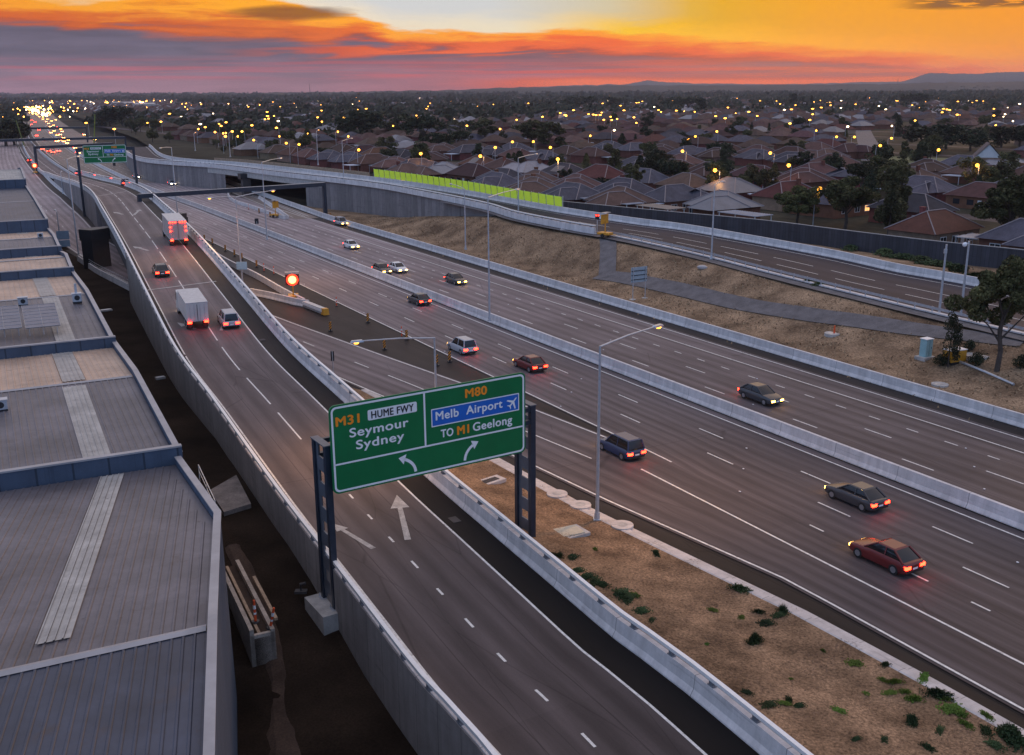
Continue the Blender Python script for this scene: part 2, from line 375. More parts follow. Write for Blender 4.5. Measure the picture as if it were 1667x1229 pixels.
def stuff(o, label=None, cat=None):
    o['kind'] = 'stuff'
    return tag(o, label, cat)
def thing(name, label, cat, loc=(0, 0, 0), rz=0.0, group=None):
    o = bpy.data.objects.new(name, None); COL.objects.link(o); o.empty_display_size = .3
    o.location = loc; o.rotation_euler = (0, 0, rz)
    return tag(o, label, cat, group)
def kids(o): return list(o.children)
def dup(o, loc=None, rz=None, label=None, group=None, scale=None, parent=None, keep=None):
    c = o.copy(); COL.objects.link(c)
    if parent is not None: c.parent = parent
    if loc is not None: c.location = loc
    if rz is not None: c.rotation_euler = (0, 0, rz)
    if scale is not None: c.scale = scale if isinstance(scale, (tuple, list)) else (scale,) * 3
    if label: c['label'] = label
    if group: c['group'] = group
    for ch in kids(o):
        if keep is None or ch.name.split('.')[0] in keep: dup(ch, parent=c)
    return c

def resample(pts, step):
    pts = [Vector(p) for p in pts]
    ext = [pts[0] * 2 - pts[1]] + pts + [pts[-1] * 2 - pts[-2]]
    dense = []
    for i in range(1, len(ext) - 2):
        p0, p1, p2, p3 = ext[i - 1:i + 3]
        n = max(2, int((p2 - p1).length / step) + 1)
        for k in range(n):
            t = k / n
            dense.append(.5 * ((2 * p1) + (p2 - p0) * t + (2 * p0 - 5 * p1 + 4 * p2 - p3) * t * t + (3 * p1 - p0 - 3 * p2 + p3) * t ** 3))
    dense.append(pts[-1]); return dense
def norm_at(pts, i):
    t = pts[min(i + 1, len(pts) - 1)] - pts[max(i - 1, 0)]
    return Vector((t.y, -t.x, 0)).normalized()
def offs(pts, d, dz=0.0):
    return [p + norm_at(pts, i) * (d[i] if isinstance(d, list) else d) + Vector((0, 0, dz)) for i, p in enumerate(pts)]
def interp(tab, y):
    if y <= tab[0][0]: return tab[0][1]
    for (a, va), (b, vb) in zip(tab[:-1], tab[1:]):
        if y <= b:
            t = (y - a) / (b - a); return va + (vb - va) * t
    return tab[-1][1]
def along(pts, spacing, start=0.0, end=None):               # (point, direction angle) every spacing metres
    out = []; s = 0.0; nxt = start
    for a, b in zip(pts[:-1], pts[1:]):
        L = (b - a).length
        while nxt <= s + L:
            if end is not None and nxt > end: return out
            t = (nxt - s) / L if L else 0
            out.append((a.lerp(b, t), math.atan2(b.y - a.y, b.x - a.x))); nxt += spacing
        s += L
    return out
def cut(pts, y0, y1): return [p for p in pts if y0 <= p.y <= y1]
def dashes(mb, pts, on, off, w, start=0.0):
    s = 0.0; cur = None; acc = []
    per = on + off
    fine = []
    for a, b in zip(pts[:-1], pts[1:]):
        L = (b - a).length; n = max(1, int(L / .2))
        for k in range(n): fine.append((a.lerp(b, k / n), s + L * k / n))
        s += L
    run = []
    for p, ss in fine:
        if (ss + start) % per < on: run.append(p)
        else:
            if len(run) > 1: mb.strip(offs(run, -w / 2), offs(run, w / 2))
            run = []
def solid(mb, pts, w): mb.strip(offs(pts, -w / 2), offs(pts, w / 2))

# ------------------------------------------------------------------ reference curves
ME = resample([(89, -40, 0), (60, 12, 0), (32.7, 60.3, 0), (2.4, 113.3, 0), (-27.6, 166, 0), (-72, 244, 0), (-127, 340, 0), (-218, 517, 0), (-346, 784, 0), (-556, 1238, 0), (-900, 2000, 0)], 4.0)
def me_off(tab, z=0.0, y0=-40, y1=2000):
    pts = [p for p in ME if y0 <= p.y <= y1]
    ds = [interp(tab, p.y) if isinstance(tab, list) else tab for p in pts]
    return offs(pts, ds, z)
def me_d(tab, extra): return [(y, d + extra) for y, d in tab]
exR = [(70, -10.9), (82, -11.0), (98, -13.2), (116, -16.7), (135, -20.2), (160, -24.3), (190, -27.2), (221, -28.6), (260, -26.5), (300, -24.4), (380, -23.4), (640, -21.5), (1200, -20.5)]
exL = [(20, -17.0), (63, -17.1), (76, -19.2), (94, -21.3), (104, -22.8), (124, -26.2), (150, -30.4), (180, -34.0), (221, -36.4), (290, -36.2), (380, -34.5), (640, -31), (1200, -29)]
exM = [(20, -13.6), (63, -13.7), (82, -15.3), (96, -17.3), (107, -19.0), (124, -21.9), (150, -26.0), (190, -31.0), (230, -33.0), (300, -31), (640, -27), (1200, -25)]
aL = [(-40, -10.3), (170, -10.5), (240, -10.9), (300, -11.2), (2000, -11.2)]
kerbT = [(-40, -19.5), (52, -19.4), (60, -19.8), (68, -20.9), (76, -22.0), (94, -23.0), (113, -24.4)]
mgR = [(225, 20.6), (255, 22.6), (280, 24.6), (310, 27), (360, 31), (440, 36)]      # merging road, right barrier
mgL = [(225, 14.6), (240, 15.2), (290, 20.0), (345, 26.5), (440, 31)]
RAMP = resample([(31, -15, .7), (20.5, 4.5, .9), (10, 24.5, 1.1), (2.8, 38.3, 1.3), (.1, 42.8, 1.36), (-3.1, 49, 1.42), (-6.7, 56, 1.5), (-11.3, 64.9, 1.65), (-20.6, 83.5, 2.1), (-28.1, 97.5, 3.1), (-38.2, 119.1, 4.6), (-53.4, 152.4, 6.2), (-69, 187, 6.5), (-86, 224.8, 6.3), (-103, 259, 5.3), (-128, 307, 2.9), (-150, 349, 1.0), (-169, 384, .15), (-236, 514, .05), (-364, 781, .05), (-574, 1236, .05)], 3.0)
RN = resample([(-168, 450, 5.0), (-123, 347, 6.0), (-87, 307, 6.4), (-60, 271, 6.7), (-32.8, 241, 6.5), (-17, 219, 6.1), (-4.5, 200, 5.6), (1.5, 187, 5.3), (11, 173, 5.0), (17, 166, 4.8), (23, 157.5, 4.5), (29.2, 147, 4.2), (33.6, 138, 4.0), (40.8, 125, 3.6), (50.7, 108, 3.1), (62, 88, 2.8)][::-1], 3.0)
RF = resample([(-160, 462, 5.0), (-117, 356, 6.0), (-82, 315, 6.4), (-56, 281, 6.7), (-31, 251.5, 6.5), (-12, 226, 6.2), (-2.5, 211, 6.0), (8.2, 195.5, 5.6), (21, 180, 5.2), (29, 172, 5.0), (38.6, 158, 4.7), (46.8, 146, 4.3), (52, 136, 4.0), (57.6, 128, 3.8), (76, 97, 3.3)][::-1], 3.0)
FENCE = resample([(-2, 222, 3.2), (8.4, 211, 3.2), (26, 194, 3.1), (43.7, 177.6, 3.0), (52.7, 165, 3.0), (62.7, 151.5, 3.0), (72.6, 141, 3.0), (98, 112, 3.0)][::-1], 4.0)
BBv = [p for p in me_off(20.35, 0, 20, 330)]
def closest(p, A):                                          # exact closest point on a polyline (height interpolated)
    best = (1e18, 0.0)
    for a, b in zip(A[:-1], A[1:]):
        dx, dy = b.x - a.x, b.y - a.y; t = max(0, min(1, ((p[0] - a.x) * dx + (p[1] - a.y) * dy) / (dx * dx + dy * dy + 1e-9)))
        ex, ey = a.x + dx * t - p[0], a.y + dy * t - p[1]; q = ex * ex + ey * ey
        if q < best[0]: best = (q, a.z + (b.z - a.z) * t)
    return math.sqrt(best[0]), best[1]
BBc, RNc = BBv[::3], RN[::3]
def near_z(p, A): return closest(p, A)[1]
def smooth(t): t = max(0, min(1, t)); return t * t * (3 - 2 * t)
def embank(x, y):
    da = closest((x, y), BBc)[0]; db, zn = closest((x, y), RNc); t = da / max(1e-6, da + db)
    low = interp([(150, 1.0), (195, .96), (212, .55), (232, .1), (245, .03)], y)    # in front of the retaining wall the bank stays low
    return .1 + (zn * low - .35) * (.16 * t + .84 * smooth((t - .3) / .68)) + .22 * noise.noise(Vector((x * .06, y * .06, 0))) + .08 * noise.noise(Vector((x * .2, y * .2, 4)))

# ------------------------------------------------------------------ ground, roads
g = MB()
xs = [-7000, -4000, -2500, -1500, -900, -500, -250, -120, -60, -30, 0, 30, 60, 120, 250, 500, 900, 1500, 2500, 4000, 7000]
ys = [-300, -100, 0, 20, 40, 60, 90, 130, 200, 320, 500, 800, 1200, 1800, 2500, 3300, 4300, 5600]
def land_z(x, y):
    z = -.35
    if y < 75 and x < 31: z -= 2.6 * smooth((66 - y) / 16)
    return z
for i in range(len(xs) - 1):
    for j in range(len(ys) - 1):
        q = [(xs[i], ys[j]), (xs[i + 1], ys[j]), (xs[i + 1], ys[j + 1]), (xs[i], ys[j + 1])]
        g.face([(a, b, land_z(a, b)) for a, b in q])
struct(g.build('ground', M['land'], merge=True))
# bare soil between the warehouses and the ramp wall
def soil_z(x, y):
    c = min(RAMP, key=lambda p: abs(p.y - y)).x
    return -.05 + .14 * noise.noise(Vector((x * .25, y * .25, 2))) - 1.7 * smooth((60 - y) / 15) + .15 * smooth((50 - y) / 20) * smooth(1 - (c - 4.2 - x) / 3)
g = MB(); n = 46
for j in range(n):
    for i in range(14):
        q = []
        for dj, di in ((0, 0), (0, 1), (1, 1), (1, 0)):
            y = 18 + (j + dj) * 4.2; c = min(RAMP, key=lambda p: abs(p.y - y)).x
            x = c - 4.2 - (i + di) * 1.9
            q.append((x, y, soil_z(x, y)))
        g.face(q)
struct(g.build('soil_ground', M['soil'], merge=True, smooth=True))
g = MB()
path = resample([(-6.0, 24, 0), (-8.2, 32, 0), (-10.2, 39, 0), (-11.6, 44, 0), (-13.6, 51, 0), (-18, 60, 0)], .7)
W_l = [(.55 + .75 * smooth((46 - p.y) / 16)) * (1 + .35 * noise.noise(p * .9)) for p in path]; W_r = [(.5 + .75 * smooth((46 - p.y) / 16)) * (1 + .35 * noise.noise(p * .9 + Vector((9, 0, 0)))) for p in path]
rws = []
for f in (-1, -.5, 0, .5, 1):
    rw = offs(path, [(l if f < 0 else r) * f for l, r in zip(W_l, W_r)])
    for p in rw: p.z = soil_z(p.x, p.y) + (.13 if abs(f) < 1 else -.02)
    rws.append(rw)
for A, B in zip(rws[:-1], rws[1:]): g.strip(A, B)
struct(g.build('trodden_path', M['sand']))

def road(name, L, Rr, m, z, dl, dr):
    g = MB(); A = [p + Vector((0, 0, z)) for p in L]; B = [p + Vector((0, 0, z)) for p in Rr]
    g.strip(A, B, dl, dr); return struct(g.build(name, M[m]))
road('shoulder_road', me_off([(-40, -19.6), (60, -20), (80, -22.6), (104, -24.2), (150, -32), (221, -38), (300, -38), (640, -33), (2000, -30)]), me_off(21.0), 'dark', -.03, -20, 21)
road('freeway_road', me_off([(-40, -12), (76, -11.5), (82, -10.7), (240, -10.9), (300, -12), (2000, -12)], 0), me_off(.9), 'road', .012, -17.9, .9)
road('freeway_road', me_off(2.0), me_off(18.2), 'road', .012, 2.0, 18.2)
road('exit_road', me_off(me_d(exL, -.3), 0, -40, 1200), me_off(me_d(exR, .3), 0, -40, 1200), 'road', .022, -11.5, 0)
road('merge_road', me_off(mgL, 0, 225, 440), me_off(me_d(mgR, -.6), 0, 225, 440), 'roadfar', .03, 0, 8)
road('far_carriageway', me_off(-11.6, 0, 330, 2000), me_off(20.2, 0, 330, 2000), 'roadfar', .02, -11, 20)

mk = MB(); z = .035
for tab, w, y0, y1 in ((0.0, .16, -40, 900), (-13.5, .16, -40, 82), (17.6, .16, -40, 250), (14.6, .16, -40, 215), (2.35, .12, 100, 900)):
    solid(mk, me_off(tab, z, y0, y1), w)
solid(mk, me_off([(70, -10.8), (82, -10.5), (240, -10.9), (900, -11)], z, 78, 900), .16)
solid(mk, me_off(exR, z + .01, 80, 900), .16)
solid(mk, me_off(exL, z + .01, -40, 900), .16)
solid(mk, me_off(exM, z + .01, 80, 112), .14)
dashes(mk, me_off(exM, z + .01, 112, 700), 3, 9, .14)
for d, on, off, st in ((-3.4, 3.2, 8.6, 2), (-6.8, 3.2, 8.6, 7), (5.3, 3.2, 8.6, 4), (8.6, 3.2, 8.6, 9), (-10.15, 1.4, 2.7, 1), (11.65, 1.4, 2.5, 0)):
    dashes(mk, me_off(d, z, -40, 72 if d == -10.15 else 640), on, off, .14, st)
solid(mk, me_off(me_d(mgR, -1.9), .045, 228, 430), .16)
solid(mk, me_off(me_d(mgL, .5), .045, 228, 430), .16)
solid(mk, me_off([(225, 17.8), (330, 25.4), (430, 33)], .045, 228, 430), .14)
struct(mk.build('road_marking', M['paint']))
# bright raised markers on the lane lines
mk = MB()
for d in (-3.4, -6.8, -10.15, 5.3, 8.6, 11.65):
    for p, a in along(me_off(d, 0, 30, 190), 24, 9 + d):
        mk.box(p.x, p.y, .03, .13, .11, .03, a)
struct(mk.build('raised_road_marker', M['white']))

# ------------------------------------------------------------------ near ramp
HW = 3.85
def rz_cut(y0, y1): return [p for p in RAMP if y0 <= p.y <= y1]
g = MB(); g.strip(offs(RAMP, -HW), offs(RAMP, HW), -HW, HW)
struct(g.build('ramp_road', M['ramp']))
g = MB(); g.strip(offs(RAMP, -HW - 1.1, -.004), offs(RAMP, -HW, -.004), -5, -4); g.strip(offs(RAMP, HW, -.004), offs(RAMP, HW + 2.1, -.004), 4, 6)
struct(g.build('ramp_shoulder', M['dark']))
mk = MB(); R1 = [p + Vector((0, 0, .012)) for p in RAMP]
solid(mk, offs(R1, -HW + .05), .14); solid(mk, offs(R1, HW - .05), .14)
dashes(mk, [p for p in R1 if p.y < 74], 1.15, 2.6, .14, 1.0)
dashes(mk, [p for p in R1 if p.y >= 74], 8.0, 2.2, .13, .8)
def arrow(mb, base, tip, w, hl, hw):
    b, t = Vector(base), Vector(tip); d = (t - b).normalized(); nn = Vector((d.y, -d.x, 0))
    h = t - d * hl
    mb.face([b - nn * w, b + nn * w, h + nn * w * .8, h - nn * w * .8]); mb.face([h - nn * hw, h + nn * hw, t])
def rz(x, y): return near_z((x, y), RAMP)
def rp(px, py, dz=.016): p = hit(px, py, rz); p.z += dz; return p
mka = MB()
arrow(mka, rp(664, 879), rp(646, 806), .20, 2.2, .62)
arrow(mka, rp(608, 893), rp(540, 852), .17, 1.3, .42)
arrow(mka, rp(318, 536), rp(288, 525), .20, 1.8, .55)
arrow(mka, rp(360, 538), rp(370, 512), .18, 1.6, .5)
arrow(mka, rp(242, 408), rp(216, 401), .24, 2.0, .6)
arrow(mka, rp(218, 350), rp(228, 341), .25, 2.4, .6); arrow(mka, rp(200, 349), rp(184, 345), .25, 2.4, .6)
struct(mk.build('ramp_marking', M['paint']))
struct(mka.build('ramp_marking', M['oldpaint']))
jt = MB()
for px, py, px2, py2 in ((236, 473, 352, 458), (159, 319, 205, 312)):
    a, b = rp(px, py, .02), rp(px2, py2, .02); d = (b - a).normalized(); nn = Vector((-d.y, d.x, 0)) * .22
    jt.face([a - nn, b - nn, b + nn, a + nn])
struct(jt.build('deck_joint', M['cplain']))
pit = MB()
for px, py in ((740, 846), (297, 578), (427, 553)):
    p = rp(px, py, .014); pit.box(p.x, p.y, p.z - .03, .9, .55, .035, math.atan2(.88, -.47))
struct(pit.build('drain_grate', M['cdark']))

def barrier(name, pts, label, cat, side, h=1.05, wall=None, rail=None, group=None, m='conc', wb=.55):
    """concrete barrier whose road face is toward -side*normal"""
    t = thing(name, label, cat, pts[len(pts) // 2], 0, group)
    inv = -Vector(t.location)
    loc = [p + inv for p in pts]
    s = side
    prof = [(0, 0), (0, .08), (s * .16, .36), (s * .22, h), (s * .50, h), (s * wb, 0)]
    if side > 0: prof = prof[::-1]
    g = MB(); g.sweep(loc, prof); g.build('barrier_body', M[m], t)
    return t, loc
RAIL_POST = None
def steel_rail(t, loc, dd, h, spacing, limit=100):
    g = MB(); g.sweep(loc, [(dd - .11, h + .26), (dd + .11, h + .26), (dd + .11, h + .44), (dd - .11, h + .44)])
    g.build('top_rail', M['rail'], t)
    g = MB(); g.box(0, 0, 0, .40, .24, .05); g.box(0, 0, .05, .22, .20, .25); me = g.mesh('rail_post', M['poststeel'])
    for k, (p, a) in enumerate(along(offs(loc, dd, h), spacing, 1.0)):
        if k >= limit: break
        link('rail_post', me, t, p, a)
rl = [p for p in RAMP if p.y <= 395]
t, loc = barrier('ramp_barrier', offs(rl, -HW - .55), 'concrete barrier with steel top rail along the left edge of the raised ramp', 'barrier', -1)
rail_loc = [p for p in loc]
steel_rail(t, loc, -.44, 1.05, 2.9)
# outer wall under the left barrier, down to the ground
wl = [p for p in offs(RAMP, -HW - 1.12) if p.y <= 141]
g = MB(); top = [p + Vector((0, 0, 1.0)) for p in wl]; bot = [Vector((p.x, p.y, -2.6 if p.y < 60 else -.4)) for p in wl]
g.strip(bot, top, 0, 4); w2 = offs(wl, .07)
g.strip([p + Vector((0, 0, 1.0)) for p in wl], [p + Vector((0, 0, 1.0)) for p in w2])
tag(g.build('retaining_wall', M['concw']), 'long grey panelled retaining wall below the left side of the raised ramp', 'retaining wall')
rr = [p for p in RAMP if p.y <= 392]
t, loc = barrier('ramp_barrier', offs(rr, HW + 1.95), 'concrete barrier with steel top rail along the right edge of the raised ramp', 'barrier', 1)
steel_rail(t, loc, .36, 1.05, 2.9)
wl = [p for p in offs(RAMP, HW + 2.52) if p.y <= 150]
g = MB(); g.strip([p + Vector((0, 0, 1.0)) for p in wl], [Vector((p.x, p.y, -.4)) for p in wl], 0, 4)
tag(g.build('retaining_wall', M['concw']), 'panelled retaining wall below the right side of the raised ramp beside the exit road', 'retaining wall')
# bridge deck side faces and the far abutment wall
g = MB(); dk = [p for p in RAMP if 138 <= p.y <= 214]
g.sweep(dk, [(-HW - 1.1, -.05), (-HW - 1.1, -1.5), (HW + 2.4, -1.5), (HW + 2.4, -.05)])
struct(g.build('bridge_deck', M['cdark']))
wl = [p for p in offs(RAMP, -HW - 1.12) if 212 <= p.y <= 330]
g = MB(); g.strip([Vector((p.x, p.y, -.3)) for p in wl], [p + Vector((0, 0, .25)) for p in wl], 0, 5)
a = wl[0]; b = offs(RAMP, HW + 2.4)[RAMP.index(min(RAMP, key=lambda q: abs(q.y - 214)))]
g.face([Vector((b.x, b.y, -.3)), Vector((a.x, a.y, -.3)), Vector((a.x, a.y, a.z)), Vector((b.x, b.y, a.z))], [(0, 0), (0, 12), (5, 12), (5, 0)])
tag(g.build('abutment_wall', M['concp']), 'ribbed grey abutment wall holding up the ramp beyond the bridge', 'retaining wall')
wl = [p for p in offs(RAMP, HW + 2.45) if 212 <= p.y <= 345]
g = MB(); g.strip([p + Vector((0, 0, .25)) for p in wl], [Vector((p.x, p.y, -.3)) for p in wl], 0, 5)
tag(g.build('abutment_wall', M['concp']), 'ribbed wall under the ramp facing the freeway beyond the bridge', 'retaining wall')
# portal frame under the ramp: two dark columns and a crosshead
pa, pb = at(152, 370, 6.6), at(284, 357, 6.0)
t = thing('portal_pier', 'massive dark concrete portal frame carrying the ramp over the exit road', 'bridge pier', (pa.x, pa.y, 0))
d = (pb - pa); d.z = 0; L = d.length; an = math.atan2(d.y, d.x); mid = d / 2
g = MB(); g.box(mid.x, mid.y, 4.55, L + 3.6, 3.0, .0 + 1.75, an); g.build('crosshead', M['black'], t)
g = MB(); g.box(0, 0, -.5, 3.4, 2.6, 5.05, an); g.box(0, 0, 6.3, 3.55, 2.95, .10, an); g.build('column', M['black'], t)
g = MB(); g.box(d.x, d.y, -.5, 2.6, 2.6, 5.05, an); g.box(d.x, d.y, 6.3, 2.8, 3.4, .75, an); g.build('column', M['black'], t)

# ------------------------------------------------------------------ kerb, mulch wedge
kp = me_off(kerbT, 0, -30, 108)
g = MB(); g.sweep(kp, [(1.0, .012), (.55, .03), (.45, .15), (.0, .17), (-.12, .12), (-.12, -.2), (1.0, -.2)][::-1])
struct(g.build('kerb', M['kerb']))
g = MB(); left = [p for p in offs(RAMP, HW + 2.6) if -10 <= p.y <= 101]
nn = 26; ksp = kp
def kerb_at(y): return min(ksp, key=lambda q: abs(q.y - y))
rows = []
for p in left:
    dirv = None
    q = min(ksp, key=lambda k: (k - Vector((p.x, p.y, 0))).length)
    if rows and False: pass
    rows.append((Vector((p.x, p.y, min(max(p.z - .25, .1), 1.35))), Vector((q.x - .1, q.y, .13))))
for (a, b), (c, d2) in zip(rows[:-1], rows[1:]):
    for k in range(nn):
        q = []
        for A, B, t_ in ((a, b, k / nn), (a, b, (k + 1) / nn), (c, d2, (k + 1) / nn), (c, d2, k / nn)):
            p = A.lerp(B, t_); e = math.sin(math.pi * t_)
            p.z = A.z + (B.z - A.z) * smooth(t_ * 1.15) + e * (.10 * noise.noise(p * .35) + .05 * noise.noise(p * 1.7))
            q.append(p)
        g.face(q)
struct(g.build('mulch_ground', M['mulch'], merge=True, smooth=True))
def mulch_z(x, y):
    best = min(rows, key=lambda r: abs((r[0].xy - Vector((x, y))).length + (r[1].xy - Vector((x, y))).length - (r[0].xy - r[1].xy).length))
    t_ = (best[0].xy - Vector((x, y))).length / max(.1, (best[0].xy - best[1].xy).length)
    return best[0].z + (best[1].z - best[0].z) * smooth(t_ * 1.15)

# ------------------------------------------------------------------ freeway barriers
t, loc = barrier('median_barrier', me_off(1.15, 0, -40, 900), 'long pale concrete median barrier between the two freeway carriageways', 'barrier', 1, 1.1, wb=.75)
t, loc = barrier('verge_barrier', me_off([(-40, 20.1), (215, 20.3)] + mgR, 0, -40, 430), 'long pale concrete barrier along the foot of the dry grass bank', 'barrier', 1, 1.1)
t, loc = barrier('gore_barrier', [p for p in resample([at(376, 312), at(374, 320), at(385, 330), at(410, 338), at(463, 356), at(458, 350), at(420, 323)], 2.0)], 'low curved concrete barrier round the gore by the far bridge', 'barrier', 1, .8)
t, loc = barrier('exit_barrier', me_off(me_d(exR, 2.2), 0, 186, 620), 'dark shaded concrete barrier right of the exit road beyond the bridge', 'barrier', 1, 1.0)
t, loc = barrier('exit_barrier', me_off(me_d(exL, -1.2), 0, 148, 196), 'concrete barrier with rails at the near edge of the exit road under the ramp', 'barrier', -1, .9)
g = MB()
for hh in (1.15, 1.5): g.sweep(loc, [(-.4, hh), (-.34, hh), (-.34, hh + .08), (-.4, hh + .08)])
g.build('top_rail', M['galv'], t)
gp = [at(x, y) for x, y in ((330, 403), (375, 430), (420, 452), (465, 478), (500, 496), (508, 500))]
t, loc = barrier('gore_barrier', resample([gp[0], gp[1], gp[2], gp[3], gp[4]], 2.5), 'concrete gore barrier ending at the orange crash cushion', 'barrier', 1, .9)
gp2 = [at(x, y) for x, y in ((405, 480), (440, 487), (480, 497), (500, 500))]
t, loc = barrier('gore_barrier', resample(gp2, 2.5), 'concrete gore barrier beside the exit road meeting the crash cushion', 'barrier', -1, .9)
t, loc = barrier('collector_barrier', me_off([(330, -11.9), (380, -12.2), (640, -13.8), (1200, -14)], 0, 318, 1100), 'distant concrete barrier between the freeway and the collector road', 'barrier', -1, 1.0)

# ------------------------------------------------------------------ far ramp on the right
n_ = min(len(RN), len(RF))
def par(A, k, n): 
    L = [0.0]
    for a, b in zip(A[:-1], A[1:]): L.append(L[-1] + (b - a).length)
    out = []; j = 0
    for i in range(n):
        s = L[-1] * i / (n - 1)
        while j < len(A) - 2 and L[j + 1] < s: j += 1
        out.append(A[j].lerp(A[j + 1], (s - L[j]) / max(1e-6, L[j + 1] - L[j])))
    return out
NP, FP = par(RN, 0, 150), par(RF, 0, 150)
g = MB(); g.strip(NP, FP, 0, 10); struct(g.build('far_ramp_road', M['ramp2']))
mk = MB(); z3 = Vector((0, 0, .015))
CEN = [a.lerp(b, .5) + z3 for a, b in zip(NP, FP)]
for fr, kind in ((.90, 0), (.14, 0), (.34, 1), (.56, 1)):
    ln = [a.lerp(b, fr) + z3 for a, b in zip(NP, FP)]
    if kind == 0: solid(mk, ln, .14)
    else: dashes(mk, [p for p in ln if p.y < (192 if fr > .5 else 176)], 8.0, 3.0, .14, 0 if fr > .5 else 4)
struct(mk.build('far_ramp_marking', M['paint']))
t, loc = barrier('far_ramp_barrier', [p for p in RF], 'pale concrete barrier along the far side of the right hand ramp', 'barrier', 1, 1.1)
t, loc = barrier('far_ramp_barrier', [p for p in RN if p.y >= 168], 'pale concrete barrier on near side of right hand ramp ending at the trailer', 'barrier', -1, 1.1)
steel_rail(t, loc, -.36, 1.05, 2.6)
# wire rope style guard rail from the trailer to the right
gr = [p + Vector((0, 0, -.1)) for p in offs(RN, .4) if p.y < 168]
t = thing('guard_rail', 'steel guard rail on thin posts along the near edge of the right hand ramp', 'guard rail', gr[0])
inv = [p - gr[0] for p in gr]
g = MB()
g.sweep(inv, [(-.05, .55), (.05, .60), (.05, .78), (-.05, .86)][::-1]); g.build('rail', M['galv'], t)
g = MB(); g.sweep(inv, [(-.2, .02), (.45, .02), (.45, .25), (-.2, .25)][::-1]); g.build('base_kerb', M['conc'], t)
g = MB(); g.box(0, 0, 0, .11, .11, .88); me = g.mesh('post', M['galv'])
for p, a in along(inv, 2.4, .5): link('post', me, t, p, a)
# bridge span and retaining walls under the far ramp
wallN = [p for p in RN if p.y >= 300]
g = MB(); g.strip([Vector((p.x, p.y, -.3)) for p in wallN], [p + Vector((0, 0, -.1)) for p in wallN], 0, 6)
tag(g.build('retaining_wall', M['concp']), 'ribbed retaining wall left of the far bridge opening', 'retaining wall')
wallN = [p for p in RN if 196 <= p.y <= 262]
g = MB(); g.strip([Vector((p.x, p.y, -.3)) for p in wallN], [p + Vector((0, 0, -.1)) for p in wallN], 0, 6)
a, b = wallN[0], min(RF, key=lambda q: abs(q.y - 272))
g.face([Vector((a.x, a.y, -.3)), Vector((b.x, b.y, -.3)), Vector((b.x, b.y, a.z)), Vector((a.x, a.y, a.z))], [(0, 0), (0, 10), (6, 10), (6, 0)])
tag(g.build('retaining_wall', M['concp']), 'long ribbed retaining wall above the dry grass right of the far bridge', 'retaining wall')
span = [p for p in RN if 255 <= p.y <= 312]
g = MB(); sf = [p for p in RF if 258 <= p.y <= 325]
g.sweep(span, [(-.15, -.05), (-.15, -1.6), (6.6, -1.6), (6.6, -.05)]); struct(g.build('far_bridge_deck', M['cplain']))
pp = at(402, 318)
t = thing('bridge_pier', 'dark column and crosshead under the far bridge', 'bridge pier', pp)
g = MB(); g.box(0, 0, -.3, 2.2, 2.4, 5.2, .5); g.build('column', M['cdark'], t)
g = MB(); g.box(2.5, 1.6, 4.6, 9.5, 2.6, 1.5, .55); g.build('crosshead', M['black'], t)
# dry grass bank
g = MB(); nb = 22
bb = [p for p in me_off([(-40, 20.75), (215, 21.0)] + me_d(mgR, .4), 0, 30, 262)]
for i in range(len(bb) - 1):
    A0, A1 = bb[i], bb[i + 1]
    B0 = min(RN, key=lambda q: ((q - A0).xy.length) * 1.0); B1 = min(RN, key=lambda q: ((q - A1).xy.length))
    for k in range(nb):
        q = []
        for A, B, t_ in ((A0, B0, k / nb), (A0, B0, (k + 1) / nb), (A1, B1, (k + 1) / nb), (A1, B1, k / nb)):
            p = A.lerp(B, t_); q.append((p.x, p.y, embank(p.x, p.y)))
        g.face(q)
struct(g.build('grass_bank', M['dry'], merge=True, smooth=True))
g = MB(); pts = [hit(x, y, embank) for x, y in ((976, 448), (990, 450), (1025, 455), (1080, 466), (1140, 480), (1200, 494), (1270, 506), (1340, 516), (1410, 525), (1480, 535), (1560, 545), (1667, 558))]
pts = resample(pts, 1.2); PATHS = list(pts)
for w0, w1 in ((-1.5, -.5), (-.5, .5), (.5, 1.5)):
    A, B = offs(pts, w0), offs(pts, w1)
    for L_ in (A, B):
        for p in L_: p.z = embank(p.x, p.y) + .10
    g.strip(A, B)
pts = resample([hit(988, 452, embank), hit(989, 435, embank), hit(990, 415, embank), hit(990, 398, embank), hit(988, 386, embank)], 1.0)
for w0, w1 in ((-1.3, 0), (0, 1.3)):
    A, B = offs(pts, w0), offs(pts, w1)
    for L_ in (A, B):
        for p in L_: p.z = embank(p.x, p.y) + .13
    g.strip(A, B)
PATHS = PATHS + pts
struct(g.build('gravel_path', M['gravel'], smooth=True))
g = MB(); rs_ = [p for p in RN if p.y < 214]; A = offs(rs_, -1.6, -.12); B = offs(rs_, .2, -.05)
g.strip(A, B); struct(g.build('gravel_verge', M['gravel']))
